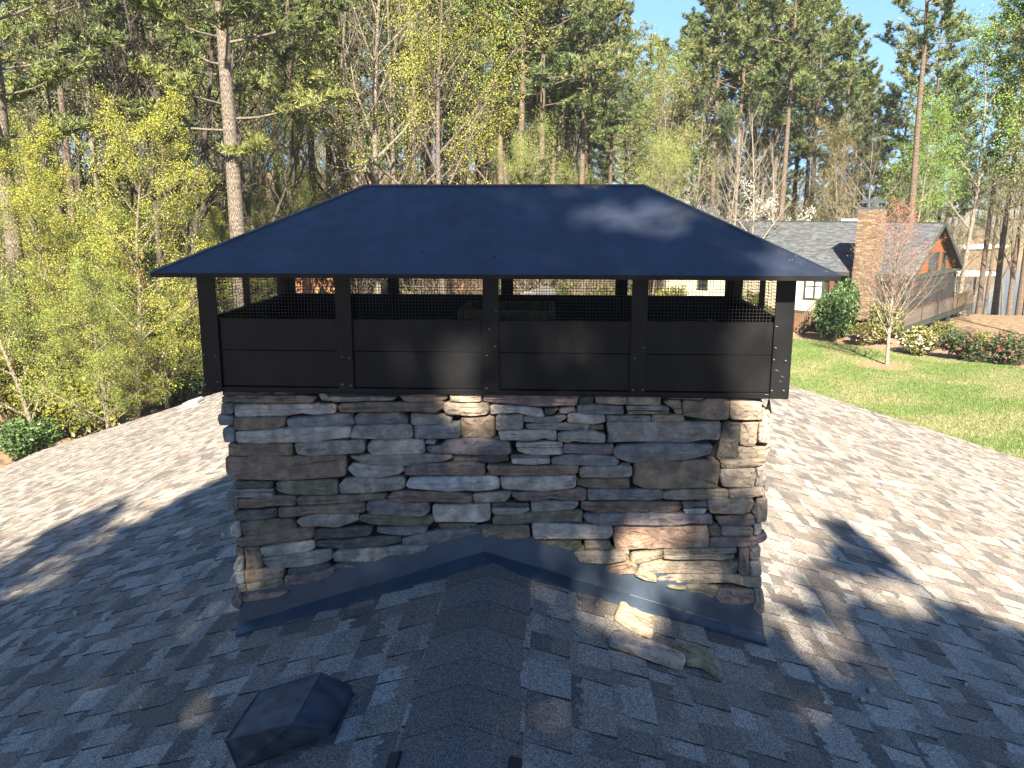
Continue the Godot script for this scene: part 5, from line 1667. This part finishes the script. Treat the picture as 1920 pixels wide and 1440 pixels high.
	obj("basement_wall", bw, M.brownpost, h)
	# chimney of thin stone
	var cz := zw + 0.95
	var ca := nz(1589, 640, cz)
	var cb := nz(1631, 560, cz)
	var ua := nz(1607, 440, cz)
	var ub := nz(1646, 440, cz)
	var shy := nz(1600, 492, cz).y
	var cty := nz(1632, 394, cz).y
	var chm := MB.new()
	chm.col = Color(0.16, 0.12, 0.085)
	var lowc := Vector3((ca.x + cb.x) * 0.5, shy * 0.5 - 0.3, cz - 0.5)
	var loww := cb.x - ca.x
	chm.box(lowc, Vector3(loww - 0.08, shy + 0.6, 0.92))
	var upc := Vector3((ua.x + ub.x) * 0.5, (shy + cty) * 0.5, cz - 0.5)
	var upw := ub.x - ua.x
	chm.box(upc, Vector3(upw - 0.08, cty - shy, 0.92))
	var chimney := obj("chimney", chm, M.stone2, h)
	var st := MB.new()
	var y := -0.3
	var tones := [Color(0.36, 0.25, 0.165), Color(0.45, 0.32, 0.21), Color(0.30, 0.20, 0.135), Color(0.52, 0.40, 0.28), Color(0.26, 0.20, 0.155)]
	while y < cty:
		var hh := r.randf_range(0.05, 0.10)
		var lo := y < shy
		var f := clampf((y - shy + 0.5) / 0.5, 0, 1)
		var xa := lerpf(ca.x, ua.x, f) if lo else ua.x
		var xb := lerpf(cb.x, ub.x, f) if lo else ub.x
		var x := xa
		while x < xb - 0.04:
			var w := minf(r.randf_range(0.12, 0.42), xb - x)
			st.col = tint(tones[r.randi() % 5], r, 0.12)
			st.box(Vector3(x + w * 0.5, y + hh * 0.5, cz - 0.04 + r.randf() * 0.035), Vector3(w - 0.014, hh - 0.014, 0.1))
			x += w
		for sx in [xa, xb]:
			var z := cz
			while z > cz - 1.0:
				var w := r.randf_range(0.15, 0.4)
				st.col = tint(tones[r.randi() % 5], r, 0.12)
				st.box(Vector3(sx + (0.02 if sx == xb else -0.02) * r.randf(), y + hh * 0.5, z - w * 0.5), Vector3(0.1, hh - 0.014, w - 0.014))
				z -= w
		y += hh
	obj("stone_facing", st, M.stone2, chimney).set_meta("kind", "stuff")
	var cap := MB.new()
	var k0 := Vector3(upc.x, cty, cz - 0.5)
	for sx in [-1.0, 1.0]:
		for sz in [-1.0, 1.0]: cap.box(k0 + Vector3(sx * (upw * 0.5 - 0.06), 0.25, sz * 0.42), Vector3(0.1, 0.4, 0.1))
	cap.box(k0 + Vector3(0, 0.09, 0), Vector3(upw + 0.04, 0.18, 1.04))
	var kt := k0 + Vector3(0, 0.42, 0)
	var A := kt + Vector3(-upw * 0.5 - 0.1, 0, 0.6)
	var B := kt + Vector3(upw * 0.5 + 0.1, 0, 0.6)
	var C := kt + Vector3(upw * 0.5 + 0.1, 0, -0.6)
	var D := kt + Vector3(-upw * 0.5 - 0.1, 0, -0.6)
	var P := kt + Vector3(-upw * 0.3, 0.26, 0)
	var Q := kt + Vector3(upw * 0.3, 0.26, 0)
	cap.quad(A, B, Q, P); cap.tri(B, C, Q); cap.quad(C, D, P, Q); cap.tri(D, A, P); cap.quad(D, C, B, A)
	obj("chimney_cap", cap, M.vent, chimney)
	# second roof behind, dormer and skylight
	var b2 := MB.new()
	var g0 := at(1352, 411, 74)
	var g1 := at(1438, 407.5, 70)
	var lo0 := at(1352, 470, 67)
	var lo1 := at(1470, 432, 65)
	var inv := NB.affine_inverse()
	b2.col = Color(0.13, 0.145, 0.165)
	b2.quad(inv * lo0, inv * lo1, inv * g1, inv * g0)
	var bk := at(1352, 440, 80)
	var bk1 := at(1438, 440, 76)
	b2.quad(inv * bk1, inv * bk, inv * g0, inv * g1)
	b2.tri(inv * lo1, inv * bk1, inv * g1)
	obj("rear_roof", b2, M.roof2, h)
	var rc2 := MB.new()
	rc2.bar(inv * g0 + Vector3(0, 0.03, 0), inv * g1 + Vector3(0, 0.03, 0), 0.2, 0.06)
	obj("ridge_cap", rc2, M.trim, h)
	var dm := MB.new()
	dm.col = Color(0.13, 0.145, 0.165)
	var d0 := inv * at(1300, 393, 67)
	var d1 := inv * at(1336, 391, 65)
	var d2 := inv * at(1353, 412, 65)
	var d3 := inv * at(1318, 412, 65)
	var d4 := inv * at(1280, 416, 67)
	dm.quad(d3, d2, d1, d0) if false else dm.quad(d4, d3, d1, d0)
	dm.tri(d3, d2, d1)
	obj("dormer_roof", dm, M.roof2, h)
	var db := MB.new()
	db.bar(d1 + Vector3(0, 0.05, 0), d2, 0.1, 0.18)
	db.bar(d1 + Vector3(0, 0.05, 0), d3, 0.1, 0.18)
	obj("dormer_board", db, M.trim, h)
	var sk := MB.new()
	var s2 := nz(1596, 419, -run - 0.3)
	sk.cbox(Vector3(s2.x, ye + ri + 0.12, -run - 0.6), Vector3(1.4, 0.2, 0.9), 0.02)
	obj("skylight", sk, M.sky_glass, h)
func window(h: Node3D, a: Vector3, c: Vector3, z: float, n: int, bright: bool) -> void:
	var f := MB.new()
	var w := 0.09
	var cx := (a.x + c.x) * 0.5
	var cy := (a.y + c.y) * 0.5
	f.box(Vector3(cx, a.y, z), Vector3(c.x - a.x + w * 2, w * 1.3, 0.10))
	f.box(Vector3(cx, c.y, z), Vector3(c.x - a.x + w * 2, w * 1.3, 0.10))
	for k in n + 1:
		f.box(Vector3(lerpf(a.x, c.x, float(k) / n), cy, z), Vector3(w * 1.3, c.y - a.y, 0.09))
	f.box(Vector3(cx, lerpf(a.y, c.y, 0.62), z - 0.01), Vector3(c.x - a.x, 0.05, 0.06))
	var o := obj("window", f, M.trim, h)
	for k in n:
		for q in [[0.0, 0.62], [0.62, 1.0]]:
			var b := MB.new()
			var xa := lerpf(a.x, c.x, float(k) / n) + 0.06
			var xb := lerpf(a.x, c.x, float(k + 1) / n) - 0.06
			var ya := lerpf(a.y, c.y, q[0]) + 0.05
			var yb := lerpf(a.y, c.y, q[1]) - 0.04
			b.box(Vector3((xa + xb) * 0.5, (ya + yb) * 0.5, z - 0.02), Vector3(xb - xa, yb - ya, 0.01))
			obj("blind" if bright else "pane", b, M.curtain if bright else M.glass, o)
func side_window(h: Node3D, a: Vector3, c: Vector3, x: float) -> void:
	var f := MB.new()
	var cz := (a.z + c.z) * 0.5
	var cy := (a.y + c.y) * 0.5
	var ww := absf(c.z - a.z)
	for y in [a.y, c.y]: f.box(Vector3(x, y, cz), Vector3(0.1, 0.11, ww + 0.2))
	for z in [a.z, c.z]: f.box(Vector3(x, cy, z), Vector3(0.09, c.y - a.y, 0.11))
	var o := obj("gable_window", f, M.trim, h)
	var b := MB.new()
	b.box(Vector3(x - 0.02, cy, cz), Vector3(0.01, c.y - a.y - 0.08, ww - 0.08))
	obj("pane", b, M.glass, o)

func build_garden() -> void:
	rng.seed = 99
	plant("lawn_sapling", "young bare tree with pale trunk and reddish buds in a mulch ring on the lawn", "tree", PR.sapling, on_y(1663, 686, 0.03), 7.9, 1.7, "", 1.0)
	var S := [["climbing_shrub", "dense dark green shrub between the wooden steps and the stone chimney", "holly", 1562, 642, 3.0, 3.4], ["climbing_shrub", "dark green shrub top against the stone chimney", "holly", 1580, 632, 2.2, 3.9],
		["azalea", "pink and white flowering azalea at the foot of the stone chimney", "azalea_p", 1607, 647, 2.4, 1.5], ["round_shrub", "olive green round shrub behind the young bare tree", "olive", 1655, 646, 2.9, 3.0],
		["azalea", "white flowering azalea beside the porch post", "azalea_w", 1724, 666, 2.6, 1.9], ["round_shrub", "low olive shrub between the flowering azaleas and the deck posts", "olive", 1760, 655, 2.2, 1.9],
		["azalea", "dark green azalea with a few red blooms in front of the deck posts", "azalea_r", 1801, 676, 2.6, 2.0], ["azalea", "dark green azalea with red blooms standing alone on the grass side", "azalea_r", 1890, 684, 2.9, 2.0], ["round_shrub", "olive shrub behind the dark red azalea", "olive", 1838, 668, 2.0, 1.6]]
	for q in S:
		shrub(q[0], q[1], PR[q[2]], on_y(q[3], q[4], 0.0), q[5], q[6], rng.randf() * TAU)
	for q in [[1262, 57, "olive"], [1245, 58, "brush"], [1420, 53, "olive"]]:
		shrub("house_shrub", "rounded shrub against the cream house wall", PR[q[2]], ground_xz(q[0], q[1]), 2.4, 3.4, rng.randf() * TAU, "shrubs along the cream wall")
	# umbrellas on the far patio
	for q in [[858, 58, 3.5, 1.75, M.umb1, "salmon patio umbrella seen through the wire mesh"], [866, 60, 4.6, 1.7, M.umb2, "navy blue patio umbrella behind the salmon one"]]:
		var p := ground_xz(q[0], q[1])
		var t := thing("patio_umbrella", q[5], "umbrella", p)
		var pole := MB.new()
		pole.tube([Vector3(0, 0, 0), Vector3(0, q[2], 0)], [0.03, 0.025], 8)
		obj("pole", pole, M.deck, t)
		var c := MB.new()
		var n := 8
		for k in n:
			var a0 := TAU * k / n
			var a1 := TAU * (k + 1) / n
			var top := Vector3(0, q[2], 0)
			var m0 := Vector3(cos(a0) * q[3] * 0.6, q[2] - 0.28, sin(a0) * q[3] * 0.6)
			var m1 := Vector3(cos(a1) * q[3] * 0.6, q[2] - 0.28, sin(a1) * q[3] * 0.6)
			var e0 := Vector3(cos(a0) * q[3], q[2] - 0.75, sin(a0) * q[3])
			var e1 := Vector3(cos(a1) * q[3], q[2] - 0.75, sin(a1) * q[3])
			c.tri(top, m1, m0)
			c.quad(m0, m1, e1, e0)
			c.quad(e0, e1, e1 - Vector3(0, 0.14, 0), e0 - Vector3(0, 0.14, 0))
		obj("canopy", c, q[4], t)
	# white house glimpsed at the left edge
	var wp := ground_xz(-5, 44)
	var wh := thing("white_house", "white house glimpsed between the young trees at the left", "house", wp, deg_to_rad(12))
	var wb := MB.new()
	wb.box(Vector3(-3.0, 2.3, -4), Vector3(9.0, 5.4, 8))
	obj("wall", wb, M.white, wh)
	var wr := MB.new()
	wr.quad(Vector3(-8, 4.9, 0.5), Vector3(2, 4.9, 0.5), Vector3(2, 7.4, -4), Vector3(-8, 7.4, -4))
	wr.quad(Vector3(2, 4.9, -8.5), Vector3(-8, 4.9, -8.5), Vector3(-8, 7.4, -4), Vector3(2, 7.4, -4))
	wr.tri(Vector3(1.5, 5, 0), Vector3(1.5, 5, -8), Vector3(1.5, 7.3, -4))
	obj("roof", wr, M.trim, wh)
	for x in [-1.5, -4.5]:
		window(wh, Vector3(x - 0.5, 2.4, 0.05), Vector3(x + 0.5, 3.9, 0.05), 0.05, 1, false)
	# boat dock and far boathouse on the lake
	var dp := at(1812, 513, 105)
	var dk := thing("boat_dock", "white topped boat dock on the lake beyond the deck", "dock", Vector3(dp.x, -5.5, dp.z), deg_to_rad(20))
	var top := MB.new()
	top.cbox(Vector3(0, dp.y + 5.5, 0), Vector3(7.0, 0.35, 4.0), 0.03)
	obj("roof", top, M.white, dk)
	for sx in [-1.0, 1.0]:
		for sz in [-1.0, 1.0]:
			var b := MB.new()
			b.box(Vector3(sx * 3.1, (dp.y + 5.5) * 0.5, sz * 1.6), Vector3(0.2, dp.y + 5.5, 0.2))
			obj("post", b, M.deck, dk)
	var fl := MB.new()
	fl.cbox(Vector3(0, 0.5, 0), Vector3(7.4, 0.15, 4.4), 0.02)
	obj("deck", fl, M.deck, dk)
	for q in [[1822, 466, 190, 7.0], [1858, 464, 192, 5.0]]:
		var bp := at(q[0], q[1], q[2])
		var bh := thing("boathouse", "far white boathouse roof across the lake", "boathouse", Vector3(bp.x, -5.5, bp.z), deg_to_rad(10), "boathouses across the lake")
		var b := MB.new()
		var hy := bp.y + 5.5
		b.box(Vector3(0, hy * 0.5, 0), Vector3(float(q[3]) * 0.8, hy, 4))
		obj("wall", b, M.deck, bh)
		var rf := MB.new()
		rf.cbox(Vector3(0, hy + 0.3, 0), Vector3(q[3], 0.7, 5.0), 0.1)
		obj("roof", rf, M.white, bh)

func _ready() -> void:
	# camera
	cam_basis = Basis.from_euler(Vector3(deg_to_rad(-11.85), deg_to_rad(3.3), deg_to_rad(0.04)))
	fwd = Vector3(-sin(deg_to_rad(3.3)), 0, -cos(deg_to_rad(3.3)))
	rgt = Vector3(cos(deg_to_rad(3.3)), 0, -sin(deg_to_rad(3.3)))
	var cam := Camera3D.new()
	cam.name = "camera"
	cam.fov = rad_to_deg(2.0 * atan(720.0 / F))
	cam.far = 6000.0
	cam.transform = Transform3D(cam_basis, CAM)
	add_child(cam)
	cam.current = true
	# sky
	var env := Environment.new()
	var sm := ProceduralSkyMaterial.new()
	sm.sky_top_color = Color(0.22, 0.325, 0.51)
	sm.sky_horizon_color = Color(0.58, 0.78, 0.96)
	sm.sky_curve = 0.30
	sm.ground_bottom_color = Color(0.22, 0.20, 0.15)
	sm.ground_horizon_color = Color(0.50, 0.55, 0.52)
	sm.energy_multiplier = 0.43
	var sky := Sky.new()
	sky.sky_material = sm
	env.background_mode = Environment.BG_SKY
	env.sky = sky
	env.ambient_light_source = Environment.AMBIENT_SOURCE_SKY
	env.tonemap_mode = Environment.TONE_MAPPER_LINEAR
	env.tonemap_exposure = 4.8
	env.sdfgi_enabled = true
	env.ssao_enabled = true
	env.ssil_enabled = true
	env.fog_enabled = true
	env.fog_density = 0.00025
	env.fog_light_color = Color(0.80, 0.86, 0.90)
	var we := WorldEnvironment.new()
	we.name = "environment"
	we.environment = env
	add_child(we)
	# sun: almost straight behind the camera
	var el := deg_to_rad(37.0)
	var az := deg_to_rad(3.3)
	sun_dir = Vector3(-sin(az) * cos(el), -sin(el), -cos(az) * cos(el))
	sun_r = sun_dir.cross(Vector3.UP).normalized()
	sun_u = sun_r.cross(sun_dir)
	var sun := DirectionalLight3D.new()
	sun.name = "sun"
	sun.light_energy = 1.6
	sun.light_color = Color(1.0, 0.94, 0.84)
	sun.light_angular_distance = 0.53
	sun.shadow_enabled = true
	sun.basis = Basis.looking_at(sun_dir, Vector3.UP)
	add_child(sun)
	materials()
	build_ground()
	print("ground ", Time.get_ticks_msec())
	build_house()
	print("house ", Time.get_ticks_msec())
	build_chimney()
	build_shroud()
	build_vent()
	build_pipe_flashing()
	build_loose()
	print("chimney ", Time.get_ticks_msec())
	build_neighbour()
	build_protos()
	print("protos ", Time.get_ticks_msec())
	build_wood()
	build_garden()
	build_shade_trees()
	print("all ", Time.get_ticks_msec())
